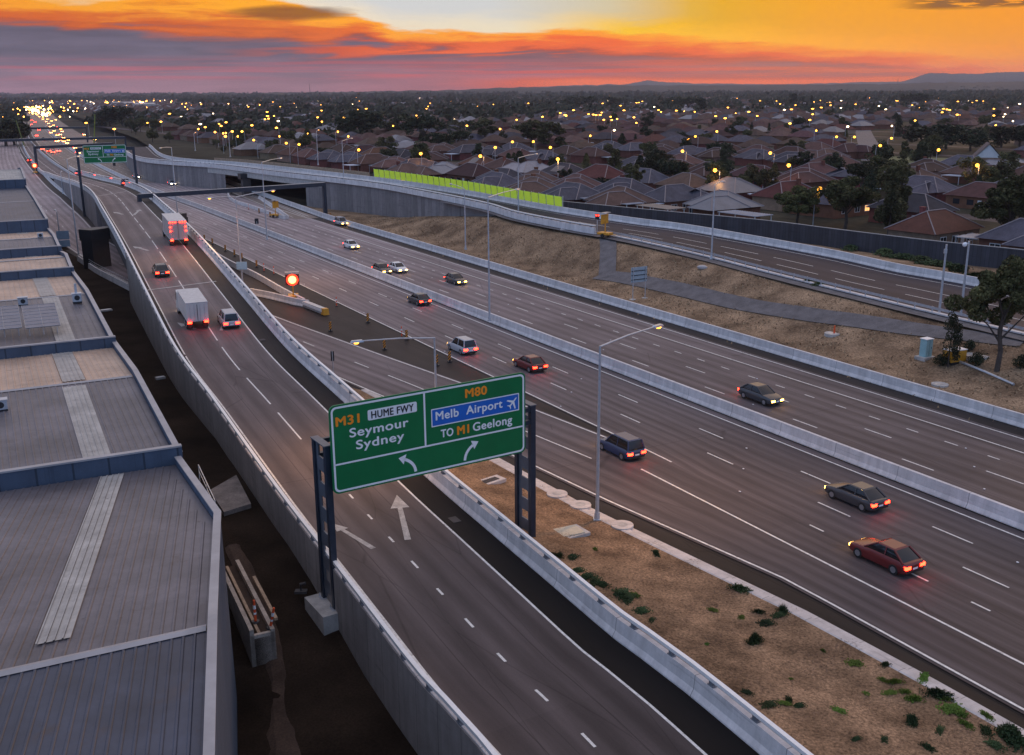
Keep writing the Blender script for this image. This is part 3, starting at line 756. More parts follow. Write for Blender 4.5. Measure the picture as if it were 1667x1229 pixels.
# verge between the far barrier and the fence, then the suburb's ground
g = MB(); ff = par([p for p in RF if p.y < 222], 0, 60); fe = par(FENCE, 0, 60)
for i in range(59):
    for k in range(6):
        q = []
        for A, B, t_ in ((ff[i], fe[i], k / 6), (ff[i], fe[i], (k + 1) / 6), (ff[i + 1], fe[i + 1], (k + 1) / 6), (ff[i + 1], fe[i + 1], k / 6)):
            p = A.lerp(B, t_); q.append((p.x, p.y, p.z - .05 + .08 * noise.noise(p * .6)))
        g.face(q)
struct(g.build('grass_verge', M['dry'], merge=True, smooth=True))
SUB = 3.0
g = MB(); edge = [Vector((p.x, p.y, SUB)) for p in offs(FENCE, .3)] 
edge2 = [Vector((p.x, p.y, SUB)) for p in offs(RF, .7) if p.y > 225] + [Vector((-160, 470, SUB)), Vector((-215, 600, SUB)), Vector((-320, 820, SUB)), Vector((-520, 1250, SUB)), Vector((-880, 2050, SUB)), Vector((-1500, 3400, 1.0)), Vector((-2500, 5600, .4))]
line = list(reversed(edge2)) ; line = [p for p in edge2]; line = sorted(line, key=lambda p: p.y, reverse=True) + sorted(edge, key=lambda p: p.y, reverse=True) + [Vector((110, 40, SUB))]
for a, b in zip(line[:-1], line[1:]):
    for k in range(8):
        f0, f1 = (k / 8) ** 2, ((k + 1) / 8) ** 2
        W_ = 3600
        g.face([a + Vector((W_ * f0, 0, 0)), a + Vector((W_ * f1, 0, 0)), b + Vector((W_ * f1, 0, 0)), b + Vector((W_ * f0, 0, 0))])
struct(g.build('suburb_ground', M['yard']))
# fence and lime noise panels
t = thing('noise_fence', 'tall dark slatted noise fence between the right hand ramp and the houses', 'fence', FENCE[0])
inv = [p - FENCE[0] for p in FENCE]
g = MB(); g.sweep(inv, [(0, -.3), (.10, -.3), (.10, 2.95), (0, 2.95)][::-1]); g.build('boards', M['fence'], t)
g = MB(); g.sweep(inv, [(-.04, 2.95), (.14, 2.95), (.14, 3.05), (-.04, 3.05)][::-1]); g.build('capping', M['cplain'], t)
t = thing('noise_wall', 'row of translucent lime green noise panels on the far ramp barrier', 'noise wall', (-33, 254, 7.6))
bs = [p for p in RF if 193 <= p.y <= 257]; bs = sorted(bs, key=lambda p: -p.y)
ps = along(offs(sorted(bs, key=lambda p: p.y), .25), 2.42, .6)
g = MB()
gp_ = MB(); gp_.box(0, 0, 0, .14, .14, 2.05); pm = gp_.mesh('post', M['galv'])
gq = MB(); gq.box(0, 0, .08, 2.16, .05, 1.85); qm = gq.mesh('panel', M['panelgreen'])
for (p, a), (p2, a2) in zip(ps[:-1], ps[1:]):
    v = Vector((p.x, p.y, p.z + 1.1)) - t.location; v2 = Vector((p2.x, p2.y, p2.z + 1.1)) - t.location
    link('post', pm, t, v, a)
    o = link('panel', qm, t, (v + v2) / 2, a); o.rotation_euler = (rad(-7), -math.atan2(v2.z - v.z, (v2 - v).xy.length), a)
link('post', pm, t, v2, a2)
t = thing('noise_wall', 'plain brown noise wall behind the far ramp left of the lime panels', 'noise wall', (-60, 300, 7))
bs = [p for p in RF if 258 <= p.y <= 330]
g = MB(); g.sweep([p - t.location for p in offs(bs, 3.2)], [(0, -4), (.15, -4), (.15, 1.6), (0, 1.6)][::-1]); g.build('panel_row', M['timber'], t)

# ------------------------------------------------------------------ sign lettering
DG = bpy.context.evaluated_depsgraph_get
def text_mesh(txt, w, h, m, bold=.0, dy=0.0):
    cu = bpy.data.curves.new('lettering', 'FONT'); cu.body = txt; cu.size = 1; cu.extrude = .004; cu.space_character = 1.08
    o = bpy.data.objects.new('lettering', cu); COL.objects.link(o); bpy.context.view_layer.update()
    me = bpy.data.meshes.new_from_object(o.evaluated_get(DG())); bpy.data.objects.remove(o)
    xs_ = [v.co.x for v in me.vertices]; ys_ = [v.co.y for v in me.vertices]
    x0, x1, y0, y1 = min(xs_), max(xs_), min(ys_), max(ys_)
    for v in me.vertices:
        x, y, zz = v.co
        v.co = ((x - (x0 + x1) / 2) * w / (x1 - x0), -zz - .012 - dy, (y - (y0 + y1) / 2) * h / (y1 - y0))
    me.materials.clear(); me.materials.append(m); me.name = 'lettering'; return me
def rrect(u0, v0, u1, v1, r, n=6):
    P = []
    for cx_, cy_, a0 in ((u1 - r, v1 - r, 0), (u0 + r, v1 - r, 90), (u0 + r, v0 + r, 180), (u1 - r, v0 + r, 270)):
        for k in range(n + 1):
            a = rad(a0 + 90 * k / n); P.append((cx_ + r * math.cos(a), cy_ + r * math.sin(a)))
    return P
def plate(mb, P, y, th=.06):
    F = [(u, y, v) for u, v in P]; B = [(u, y + th, v) for u, v in P]
    mb.face(list(reversed(F))); mb.face(B)
    for i in range(len(P)): j = (i + 1) % len(P); mb.face([F[i], F[j], B[j], B[i]])
def ring(mb, P, Q, y):
    for i in range(len(P)): j = (i + 1) % len(P); mb.face([(P[i][0], y, P[i][1]), (P[j][0], y, P[j][1]), (Q[j][0], y, Q[j][1]), (Q[i][0], y, Q[i][1])])
def curved_arrow(mb, base, ctrl, tip, w, hl, hw, y):
    B, C, T_ = (Vector((p[0], 0, p[1])) for p in (base, ctrl, tip))
    f = lambda t: B * (1 - t) ** 2 + C * 2 * t * (1 - t) + T_ * t * t
    pts = [f(k / 14) for k in range(15)]
    d = (pts[-1] - pts[-3]).normalized(); end = pts[-1] - d * hl
    pts = [p for p in pts if (p - pts[-1]).length > hl * .9] + [end]
    L, R_ = [], []
    for i, p in enumerate(pts):
        t_ = (pts[min(i + 1, len(pts) - 1)] - pts[max(i - 1, 0)]).normalized(); nn = Vector((t_.z, 0, -t_.x))
        L.append(p - nn * w); R_.append(p + nn * w)
    Y = Vector((0, y, 0))
    for i in range(len(pts) - 1): mb.face([L[i] + Y, R_[i] + Y, R_[i + 1] + Y, L[i + 1] + Y])
    nn = Vector((d.z, 0, -d.x)); mb.face([end - nn * hw + Y, end + nn * hw + Y, T_ + Y])
SW, SH = 12.38, 5.0
def make_sign_board(parent, loc, rz_, sc=1.0):
    """board in local x (across) and z (up), facing -y"""
    g = MB(); plate(g, rrect(0, 0, SW, SH, .35), 0, .09); bd = g.mesh('board', M['green'])
    sb = bpy.data.objects.new('sign_board', bd); COL.objects.link(sb)
    sb.parent = parent; sb.location = loc; sb.rotation_euler = (0, 0, rz_); sb.scale = (sc,) * 3
    U = lambda f: f * SW; V = lambda f: f * SH
    g = MB(); ring(g, rrect(.09, .09, SW - .09, SH - .09, .30), rrect(.20, .20, SW - .20, SH - .20, .22), -.008)
    for P in ([(.15, V(.325)), (SW - .15, V(.325)), (SW - .15, V(.345)), (.15, V(.345))], [(U(.452), V(.345)), (U(.461), V(.345)), (U(.461), SH - .15), (U(.452), SH - .15)]):
        g.face([(u, -.008, v) for u, v in P])
    g.build('border', M['white'], sb)
    def txt(s, u, v, w, h, m, b=.016, y=0):
        me = text_mesh(s, w, h, M[m]); n0 = len(me.vertices)
        import bmesh                                       # a heavier stroke: the glyphs doubled a little to each side
        bm = bmesh.new(); 
        for k, (dx, dz) in enumerate(((-b, 0), (b, 0), (0, b * .7), (0, -b * .7))):
            m2 = me.copy()
            for v_ in m2.vertices: v_.co.x += dx; v_.co.z += dz; v_.co.y -= .0015 * k
            bm.from_mesh(m2); bpy.data.meshes.remove(m2)
        bm.to_mesh(me); bm.free()
        link('lettering', me, sb, (U(u), y, V(v)))
    txt('M31', .083, .815, 1.33, .50, 'orange', .03)
    g = MB(); plate(g, rrect(U(.178), V(.765), U(.418), V(.882), .09), -.02, .018); g.build('name_plate', M['white'], sb)
    txt('HUME FWY', .298, .823, 2.55, .40, 'black', .012, -.02)
    txt('Seymour', .231, .648, 3.50, .66, 'white', .018); txt('Sydney', .233, .50, 2.86, .66, 'white', .018)
    txt('M80', .727, .868, 1.40, .50, 'orange', .03)
    g = MB(); plate(g, rrect(U(.489), V(.545), U(.963), V(.758), .04), -.02, .018); pl = g.build('airport_panel', M['blue'], sb)
    g = MB(); ring(g, rrect(U(.489), V(.545), U(.963), V(.758), .04), rrect(U(.489) + .06, V(.545) + .06, U(.963) - .06, V(.758) - .06, .02), -.026); g.build('border', M['white'], pl)
    txt('Melb  Airport', .690, .652, 4.40, .64, 'white', .018, -.02)
    g = MB(); cx_, cz_ = U(.927), V(.657); a = rad(45)                 # aeroplane symbol
    def pl_(pts): g.face([(cx_ + x * math.cos(a) - z_ * math.sin(a), -.032, cz_ + x * math.sin(a) + z_ * math.cos(a)) for x, z_ in pts])
    pl_([(-.34, -.045), (.30, -.045), (.38, 0), (.30, .045), (-.34, .045)])
    pl_([(.10, .045), (-.12, .40), (-.21, .40), (-.06, .045)]); pl_([(-.06, -.045), (-.21, -.40), (-.12, -.40), (.10, -.045)])
    pl_([(-.24, .045), (-.35, .17), (-.40, .17), (-.34, .045)]); pl_([(-.34, -.045), (-.40, -.17), (-.35, -.17), (-.24, -.045)])
    g.build('aeroplane_symbol', M['white'], pl)
    txt('TO', .569, .446, .78, .46, 'white', .018); txt('M1', .654, .444, .74, .50, 'orange', .03); txt('Geelong', .815, .432, 2.66, .66, 'white', .018)
    g = MB(); curved_arrow(g, (U(.402), V(.062)), (U(.398), V(.205)), (U(.318), V(.262)), .085, .42, .30, -.012); g.build('arrow_symbol', M['white'], sb)
    g = MB(); curved_arrow(g, (U(.660), V(.062)), (U(.664), V(.205)), (U(.735), V(.262)), .085, .42, .30, -.012); g.build('arrow_symbol', M['white'], sb)
    return sb
P0, P1 = Vector((-10.8, 50.6, 0)), Vector((1.2, 58.2, 0)); ux = (P1 - P0).normalized(); ua = math.atan2(ux.y, ux.x)
t = thing('sign_gantry', 'big green road sign reading Seymour Sydney and Melb Airport on navy posts in the foreground', 'road sign', P0, ua)
make_sign_board(t, (1.33, 0, 7.0), 0)
def ladder_post(x, z0, h):
    p_ = MB()
    p_.box(x, .55, z0, .34, .30, h); o = p_.build('post', M['navy'], t)
    q = MB(); q.box(x, 2.15, z0, .34, .30, h); q.build('post', M['navy'], t)
    w = MB(); n_pl = int(h / 1.45)
    for k in range(n_pl):
        zz = z0 + .6 + k * (h - .8) / n_pl
        w.box(x, 1.35, zz, .10, 1.30, .80)                              # batten plates between the openings
    w.box(x, .82, z0 + .3, .09, .26, h - .4); w.box(x, 1.88, z0 + .3, .09, .26, h - .4)
    w.box(x, 1.35, z0 + h, .46, 1.95, .06)
    w.build('lattice_web', M['web'], t)
ladder_post(1.30, -.1, 9.75); ladder_post(14.55, .6, 9.05)
g = MB()
for yy in (.55, 2.15):
    for zz in (8.5, 9.3): g.box(7.92, yy, zz, 13.3, .24, .26)
g.build('cross_beam', M['navy'], t)
g = MB()
for k in range(7): g.box(1.9 + k * 1.85, .30, 7.3, .10, .34, 4.4)
g.build('bracket', M['navy'], t)
g = MB(); g.box(1.15, 1.35, -2.0, 1.75, 2.8, 1.98); g.build('footing', M['cplain'], t)
g = MB(); g.box(14.55, 1.35, -.3, 1.1, 2.6, .95); g.build('footing', M['cplain'], t)
g = MB()
for yy in (.55, 2.15):
    g.box(1.30, yy, -.05, .62, .52, .05)
    for dx in (-.24, .24): g.tube([(1.30 + dx, yy + .2, 0), (1.30 + dx, yy + .2, .22)], .03, 6)
g.build('base_plate', M['galv'], t)

# far sign gantry with the same wording
gl = at(138, 352); grt = None
def plane_hit(px, py, P, u):
    nrm = Vector((u.y, -u.x, 0)); d = ray(px, py); o = Vector((0, 0, CAM_H)); tt = (P - o).dot(nrm) / d.dot(nrm)
    return o + d * tt
ug = Vector((.90, .436, 0)); grt = plane_hit(223, 300, gl, ug); grt.z = 0; dirg = grt - gl; Lg = dirg.length; ag = math.atan2(dirg.y, dirg.x)
ctl, cbr = plane_hit(133.5, 237.5, gl, ug), plane_hit(206.5, 264, gl, ug)
ctr = plane_hit(204, 234, gl, ug); cbl = plane_hit(135, 266.5, gl, ug)
w_ = (ctr - ctl).xy.length; h_ = ((ctl.z + ctr.z) - (cbl.z + cbr.z)) / 2
t = thing('sign_gantry', 'distant green road sign reading Seymour Sydney and Melb Airport over the bridge', 'road sign', gl, ag)
x0 = (ctl - gl).dot(ug); zb = (cbl.z + cbr.z) / 2
sb = make_sign_board(t, (x0, -.4, zb), 0); sb.scale = (w_ / SW, 1, h_ / SH)
ztop = zb + h_ * .75
for xx in (0.0, Lg):
    g = MB(); g.box(xx, 0, -.2, .55, .55, ztop + .5); g.build('post', M['navy'], t)
g = MB(); g.box(Lg / 2, 0, ztop - .3, Lg + .5, .6, .8); g.build('cross_beam', M['navy'], t)

def beam_gantry(name, label, a, b, z0a, z0b, th=.9, posts=(True, True)):
    d = b - a; L = d.xy.length; an = math.atan2(d.y, d.x)
    t = thing(name, label, 'gantry', (a.x, a.y, 0), an)
    g = MB(); P = []
    zt0, zt1 = a.z, b.z
    g.hexa([(0, -.5, zt0 - th), (L, -.5, zt1 - th), (L, .5, zt1 - th), (0, .5, zt0 - th), (0, -.5, zt0), (L, -.5, zt1), (L, .5, zt1), (0, .5, zt0)]); g.build('cross_beam', M['navy'], t)
    g = MB()
    g.hexa([(0, -.42, zt0 + .003), (L, -.42, zt1 + .003), (L, .42, zt1 + .003), (0, .42, zt0 + .003), (0, -.42, zt0 + .05), (L, -.42, zt1 + .05), (L, .42, zt1 + .05), (0, .42, zt0 + .05)]); g.build('walkway', M['cplain'], t)
    for x, zt, z0, use in ((0, zt0, z0a, posts[0]), (L, zt1, z0b, posts[1])):
        if use: g = MB(); g.box(x, 0, z0, .75, .75, zt - z0 - .05); g.build('post', M['navy'], t)
    return t
beam_gantry('beam_gantry', 'dark steel beam gantry spanning the freeway in front of the far bridge', at(226, 316, 8.0), at(527, 297, 8.0), -.2, -.2, .85)
beam_gantry('beam_gantry', 'dark empty beam gantry beside the distant green sign', at(56, 238, 9.0), at(182, 232, 9.0), -.2, -.2, 1.0)
beam_gantry('beam_gantry', 'long thin dark beam gantry farther up the freeway', at(-12, 227, 9.0), at(203, 222, 9.0), -.2, -.2, 1.0)
beam_gantry('beam_gantry', 'farthest dark beam gantry over the queue of traffic', at(34, 207.5, 9.0), at(140, 206, 9.0), -.2, -.2, 1.1)
for px, py, px2, py2, lb in ((1, 1, 1, 1, ''),):
    pass
# tall lime wing posts by the far bridge
for k, (b0, t0, lab) in enumerate((((153, 235), (154.5, 186), 'tall yellow green feature mast right of the distant sign'), ((40, 239), (26, 196), 'leaning dark green feature mast left of the freeway'))):
    b_ = at(*b0); u_ = Vector((1, 0, 0)); tp = plane_hit(t0[0], t0[1], b_, u_)
    t = thing('feature_mast', lab, 'mast', b_)
    g = MB(); g.tube([(0, 0, -.3), tp - b_], .40, 8, .25); g.build('mast_shaft', mat('lime_mast', (.16, .20, .02), .5) if k == 0 else mat('olive_paint', (.10, .13, .02), .5), t)
    g = MB(); g.box(0, 0, -.3, 2.0, 2.0, .8); g.build('mast_base', M['cplain'], t)

# ------------------------------------------------------------------ light poles
LAMP = emis('sodium_lamp', (1.0, .40, .035), 5)
LAMPW = emis('sodium_lamp_far', (1.0, .40, .045), 8, False)
LAMPD = mat('unlit_lamp_glass', (.55, .56, .56), .3)
def light_pole(base, h, arms, label, lit=True, group=None, r=.11, lampsize=.20):
    """arms: list of (direction angle, length)"""
    t = thing('light_pole', label, 'light pole', base, 0, group)
    g = MB(); g.tube([(0, 0, 0), (0, 0, h * .5), (0, 0, h)], r * 1.25, 10, r * .65); g.build('pole', M['galv'], t)
    g = MB(); g.box(0, 0, -.12, .5, .5, .16); g.tube([(0, 0, .03), (0, 0, .5)], r * 1.9, 10, r * 1.5); g.build('base_plate', M['galv'], t)
    for a, l in arms:
        e = Vector((math.cos(a) * l, math.sin(a) * l, h + .25))
        g = MB(); g.tube([(0, 0, h - .05), Vector((0, 0, h)).lerp(e, .5) + Vector((0, 0, .06)), e], .065, 7, .05); ar = g.build('arm', M['galv'], t)
        g = MB(); c, s = math.cos(a), math.sin(a)
        g.box(e.x + c * .35, e.y + s * .35, e.z - .06, .95, .34, .14, a, taper=.8); hd = g.build('lamp_head', M['galv'], ar)
        g = MB(); g.ball((e.x + c * .42, e.y + s * .42, e.z - .10), lampsize, 8, sz=.55); g.build('lamp_lens', LAMP if lit else LAMPD, ar)
        if lit and Vector(base).y < 160:
            ld = bpy.data.lights.new('lamp_light', 'SPOT'); ld.energy = 2600; ld.color = (1.0, .50, .16); ld.spot_size = rad(150); ld.spot_blend = .8; ld.shadow_soft_size = .2
            lo = bpy.data.objects.new('lamp_light', ld); COL.objects.link(lo); lo.parent = ar; lo.location = (e.x + c * .42, e.y + s * .42, e.z - .26)
    return t
def pole_px(b, top, zb=0.0):
    B = at(b[0], b[1], zb); u_ = Vector((1, 0, 0)); T_ = plane_hit(top[0], top[1], B, u_); return B, T_.z - zb
def arm_dir(B, h, tip):
    E_ = at(tip[0], tip[1], B.z + h + .2); d = E_ - B; return math.atan2(d.y, d.x), min(9, d.xy.length)
def px_pole(b, top, tips, label, zb=0.0, lit=True):
    B, h = pole_px(b, top, zb); h -= .2
    return light_pole(B, h, [arm_dir(B, h, tp) for tp in tips], label, lit)
px_pole((972, 845), (977, 558), [(1066, 533)], 'tall galvanised light pole with lit amber lamp beside the mulch kerb', .15)
px_pole((713, 753), (706, 545), [(589, 556)], 'galvanised light pole rising behind the big green sign with amber lamp', .3)
px_pole((797, 520), (791, 318), [(840, 309)], 'slender light pole on the median barrier in front of the dry bank', 1.0, False)
px_pole((435, 389), (429, 262), [(455, 258)], 'thin light pole on the median right of the truck', .9, False)
px_pole((396, 477), (386, 318), [(345, 322), (441, 311)], 'double armed light pole on the gore with two amber lamps', 0)
px_pole((290, 356), (284, 238), [(262, 241)], 'thin light pole on the median above the truck', .9, False)
px_pole((562, 334), (558, 228), [(590, 222)], 'light pole at the ribbed wall right of the far bridge', .3, False)
px_pole((758, 405), (757, 305), [(735, 300)], 'light pole standing on the dry grass bank', 1.0, False)
px_pole((844, 346), (843, 255), [(872, 251)], 'light pole beside the near barrier of the right hand ramp below the houses', 5.2, False)
px_pole((1158, 421), (1162, 298), [(1176, 296)], 'light pole at the guard rail above the dry bank', 4.2, False)
px_pole((518, 268), (518, 213), [(519, 211)], 'light pole lit amber behind the far bridge', 6.5)
px_pole((375, 255), (374, 216), [(378, 214)], 'light pole lit amber near the left end of the far bridge', 6.5)
px_pole((318, 245), (318, 217), [(318, 215.5)], 'small lit light pole beyond the left retaining wall', 6.0)
px_pole((129, 422), (107, 257), [(125, 255)], 'slender leaning light pole beside the dark portal pier', 0, False)
px_pole((98, 390), (88, 343), [(90, 342)], 'short pole at the warehouse edge beside the exit road', 0, False)
px_pole((103, 315), (98, 280), [(100, 279)], 'thin pole on the retaining wall left of the ramp', 0, False)
for b0, t0, lb in (((1527, 527), (1539, 411), 'left one of two plain grey poles on the bank by the tree'), ((1562, 530), (1571, 404), 'right one of two grey poles carrying a camera dome')):
    B, h = pole_px(b0, t0, 2.0)
    B.z = embank(B.x, B.y); t = thing('camera_pole', lb, 'pole', B)
    g = MB(); g.tube([(0, 0, -.2), (0, 0, h)], .15, 10, .10); g.build('pole', M['galv'], t)
    if 'dome' in lb:
        g = MB(); g.tube([(0, 0, h - .3), (-.45, -.1, h - .1)], .05, 6); g.ball((-.5, -.1, h - .35), .26, 10); g.build('camera_dome', M['white'], t)
    else:
        g = MB(); g.box(-.1, -.12, h - 1.0, .3, .25, .5); g.build('junction_box', M['galv'], t)

# ------------------------------------------------------------------ warehouses on the left
DE = Vector((-.455, .89, 0)).normalized(); PD = Vector((-.90, -.436, 0)); DN = Vector((.254, -.967, 0))
E0 = Vector((-14.2, 45.5, 0))
def edge_pt(t): return E0 + (DE * t if t >= 0 else DN * -t)
def t_of(px, py, z): return (at(px, py, z) - E0 - Vector((0, 0, z))).dot(DE)
def w_of(px, py, z):
    p = at(px, py, z); p.z = 0; t = (p - E0).dot(DE)
    # solve p = E0 + DE t + PD w
    det = DE.x * PD.y - DE.y * PD.x; q = p - E0
    return (DE.x * q.y - DE.y * q.x) / det
M['roofg'] = mat('grey_ribbed_roof', (.125, .113, .122), .45, .35, .22, metal=.15, fine=.12, fscale=2.0)
M['rooft'] = mat('sunset_ribbed_roof', (.50, .35, .25), .48, .25, .22, metal=.08, fine=.10, fscale=2.0)  # slopes turned to the sunset: its warm light put into the colour
M['roofd'] = mat('blue_grey_roof', (.045, .053, .078), .45, .35, .3, metal=.1, fine=.1, fscale=2.0)  # near front slope: cool sky shade put into the colour; flat roof shares it
M['skyl'] = mat('translucent_roof_sheet', (.36, .34, .31), .5, .2, .8, fine=.12, fscale=2.5)
M['wallb'] = panel_mat('blue_grey_cladding', (.060, .085, .130), .8, .12, .06)
M['cap'] = mat('metal_capping', (.34, .33, .335), .45, .15, .6, metal=.2)
M['solar'] = mat('solar_glass', (.16, .15, .17), .22, .2, 1.2)
for _k in ('roofg', 'rooft', 'roofd', 'skyl'):          # rust and water stains
    _T = NT(M[_k].node_tree); _b = _T.n['Principled BSDF']; _c = _b.inputs['Base Color'].links[0].from_socket; _g = _T.new('ShaderNodeNewGeometry').outputs['Position']
    _c = _T.mix(_T.m('MULTIPLY', _T.rng(_T.noise(_g, .55, 7, .72, 1.2), .56, .74), .55), _c, (.060, .038, .028, 1))
    _T.put(_b.inputs['Base Color'], _T.mix(_T.m('MULTIPLY', _T.rng(_T.noise(_g, 2.2, 4, .6), .66, .74), .6), _c, (.035, .028, .026, 1)))
def warehouse(label, t0, tr, t1, z0, zr, z1, width, par, roofs, sky, wallz, near=True):
    t = thing('warehouse', label, 'warehouse', edge_pt((t0 + t1) / 2) + Vector((0, 0, -.3)))
    O = t.location
    if t0 < 0:
        P = lambda tt, w, z: E0 - DN * tt + PD * (max(w, .232 * tt + min(w, .34)) if tt > 0 else w) + Vector((0, 0, z)) - O      # the near roof's sheets run straight, its corner is cut off
    else: P = lambda tt, w, z: edge_pt(tt) + PD * w + Vector((0, 0, z)) - O
    pitch = .42 if near else .55
    for (ta, za, tb, zb, mm) in ((t0, z0, tr, zr, roofs[0]), (tr, zr, t1, z1, roofs[1])):
        if tb - ta < .5: continue
        brk = [ta] + ([0.0] if ta < 0 < tb else []) + [tb]
        g = MB(); w = .35; brk0 = brk
        while w < width:
            brk = brk0 if t0 >= 0 or tb <= 0 else [q_ for q_ in brk0 if q_ <= 0] + ([min(tb, w / .232 - 1.3)] if w / .232 - 1.3 > .2 else [])
            for dw, h0, dw2, h1 in ((0, 0, pitch - .14, 0), (pitch - .13, 0, pitch - .10, .03), (pitch - .10, .03, pitch - .03, .03), (pitch - .03, .03, pitch, 0)):
                for a, b in zip(brk[:-1], brk[1:]):
                    fa, fb = (a - ta) / (tb - ta), (b - ta) / (tb - ta)
                    zz = lambda f: za + (zb - za) * f
                    g.face([P(a, w + dw2, zz(fa) + h1), P(a, w + dw, zz(fa) + h0), P(b, w + dw, zz(fb) + h0), P(b, w + dw2, zz(fb) + h1)])
            w += pitch
        for a, b in zip(brk0[:-1], brk0[1:]):
            zz = lambda q: za + (zb - za) * (q - ta) / (tb - ta) - .012
            g.face([P(a, .2, zz(a)), P(b, .2, zz(b)), P(b, width, zz(b)), P(a, width, zz(a))])
        g.build('roof_slope', M[mm], t)
    for (ta, tb, w, ww) in sky:
        def zroof(q): return z0 + (zr - z0) * (q - t0) / max(.1, tr - t0) if q < tr else zr + (z1 - zr) * (q - tr) / max(.1, t1 - tr)
        g = MB(); k = 0
        brk = [ta] + ([0.0] if ta < 0 < tb else []) + [tb]
        while k * .3 < ww:
            for a, b in zip(brk[:-1], brk[1:]):
                q = [P(a, w + k * .3 + .24, zroof(a) + .07), P(a, w + k * .3, zroof(a) + .07), P(b, w + k * .3, zroof(b) + .07), P(b, w + k * .3 + .24, zroof(b) + .07)]
                g.face(q)
                q2 = [P(a, w + k * .3 + .30, zroof(a) + .11), P(a, w + k * .3 + .24, zroof(a) + .11), P(b, w + k * .3 + .24, zroof(b) + .11), P(b, w + k * .3 + .30, zroof(b) + .11)]
                g.face(q2)
            k += 1
        g.build('skylight', M['skyl'], t)
    # front parapet (its near face looks at the camera), side parapet and walls
    zp = z0 + par
    g = MB()
    a, b, c, d = P(t0, -.1, zp), P(t0, width, zp), P(t0 + .25, width, zp), P(t0 + .25, -.1, zp)
    lo = [Vector((v.x, v.y, .0)) for v in (a, b, c, d)]
    g.hexa([lo[0], lo[3], lo[2], lo[1], a, d, c, b]); g.build('parapet_wall', M['wallb'], t)
    g = MB(); up = Vector((0, 0, .10)); sp = PD * .0
    e = [v + Vector((0, 0, .002)) for v in (a, d, c, b)]; e[0] = e[0] - DE * .06; e[3] = e[3] - DE * .06; e[1] = e[1] + DE * .06; e[2] = e[2] + DE * .06
    g.hexa(e + [v + up for v in e]); g.build('parapet_capping', M['cap'], t)
    g = MB(); gc = MB(); brk = [t0 + .25] + ([0.0] if t0 < 0 < t1 else []) + [tr, t1]; brk = sorted(set(brk))
    for p_, q_ in zip(brk[:-1], brk[1:]):
        zs = lambda tt: (z0 + (zr - z0) * (tt - t0) / max(.1, tr - t0) if tt < tr else zr + (z1 - zr) * (tt - tr) / max(.1, t1 - tr)) + .42
        A = [P(p_, -.1, 0), P(q_, -.1, 0), P(q_, .16, 0), P(p_, .16, 0)]
        A = [Vector((v.x, v.y, wallz + .3)) for v in A]
        T_ = [P(p_, -.1, zs(p_)), P(q_, -.1, zs(q_)), P(q_, .16, zs(q_)), P(p_, .16, zs(p_))]
        g.hexa(A + T_)
        C = [P(p_, -.16, zs(p_) + .003), P(q_, -.16, zs(q_) + .003), P(q_, .20, zs(q_) + .003), P(p_, .20, zs(p_) + .003)]
        gc.hexa(C + [v + Vector((0, 0, .07)) for v in C])
    g.build('side_wall', M['wallb'], t); gc.build('side_capping', M['cap'], t)
    g = MB()
    A, B, C = P(tr - .25, .3, zr + .06), P(tr + .25, .3, zr + .06), None
    g.face([P(tr - .25, .3, zr + .03), P(tr, .3, zr + .10), P(tr, width, zr + .10), P(tr - .25, width, zr + .03)]); g.face([P(tr, .3, zr + .10), P(tr + .25, .3, zr + .03), P(tr + .25, width, zr + .03), P(tr, width, zr + .10)])
    g.build('ridge_cap', M['cap'], t)
    return t
tw = [t_of(275, 729, 8.7), t_of(178, 549, 8.7), t_of(118, 436, 8.7), t_of(97, 401, 8.9), t_of(76, 359, 9.6), t_of(36, 293, 11.0)]
r2, r3 = t_of(216, 605, 8.8), t_of(141, 473, 8.8)
w1 = w_of(150, 900, 8.3); w2 = w_of(147, 690, 8.3); w3 = w_of(110, 585, 8.2); w4 = w_of(96, 520, 8.3)
warehouse('nearest large ribbed roof warehouse at the bottom left corner with a pale skylight strip', -34.0, -11.2, tw[0], 7.6, 8.5, 7.7, 44, .5, ('roofd', 'roofg'), [(-9.6, tw[0] - .3, w_of(152, 900, 8.2) - .5, 1.05), (-26, -13.6, 7.2, 1.2)], -5)
warehouse('second grey warehouse roof with long skylight and blue front parapet', tw[0], r2, tw[1], 7.8, 8.45, 7.8, 46, .85, ('roofg', 'rooft'), [(tw[0] + 1.2, r2 - .9, w2 - .55, 1.25), (r2 + .6, tw[1] - .3, w3 - .6, 1.3)], -1)
warehouse('third warehouse roof carrying solar panels and rooftop units', tw[1], r3, tw[2], 7.8, 8.45, 7.8, 52, .85, ('roofg', 'rooft'), [(tw[1] + .5, r3 - .5, w4 - .7, 1.4), (r3 + .5, tw[2] - .3, w4 - .6, 1.4)], -1, False)
warehouse('fourth narrow warehouse roof behind the tan slope', tw[2], (tw[2] + tw[3]) / 2, tw[3], 7.8, 8.7, 7.8, 56, .95, ('rooft', 'rooft'), [(tw[2] + .5, tw[3] - .5, w4 - .6, 1.4)], -1, False)
warehouse('fifth warehouse roof below the tall blue wall', tw[3], (tw[3] + tw[4]) / 2, tw[4], 7.9, 8.6, 8.0, 60, 1.0, ('roofg', 'rooft'), [(tw[3] + .5, tw[4] - 1, w4 - .6, 1.4)], -1, False)
warehouse('dark flat roofed warehouse with a tall deep blue front wall', tw[4], (tw[4] + tw[5]) / 2, tw[5], 9.4, 9.6, 9.4, 66, .35, ('roofd', 'roofd'), [], -1, False)
warehouse('far tall blue walled warehouse with white roof planes', tw[5], tw[5] + 14, tw[5] + 34, 10.8, 12.2, 10.8, 70, .3, ('skyl', 'skyl'), [], -1, False)
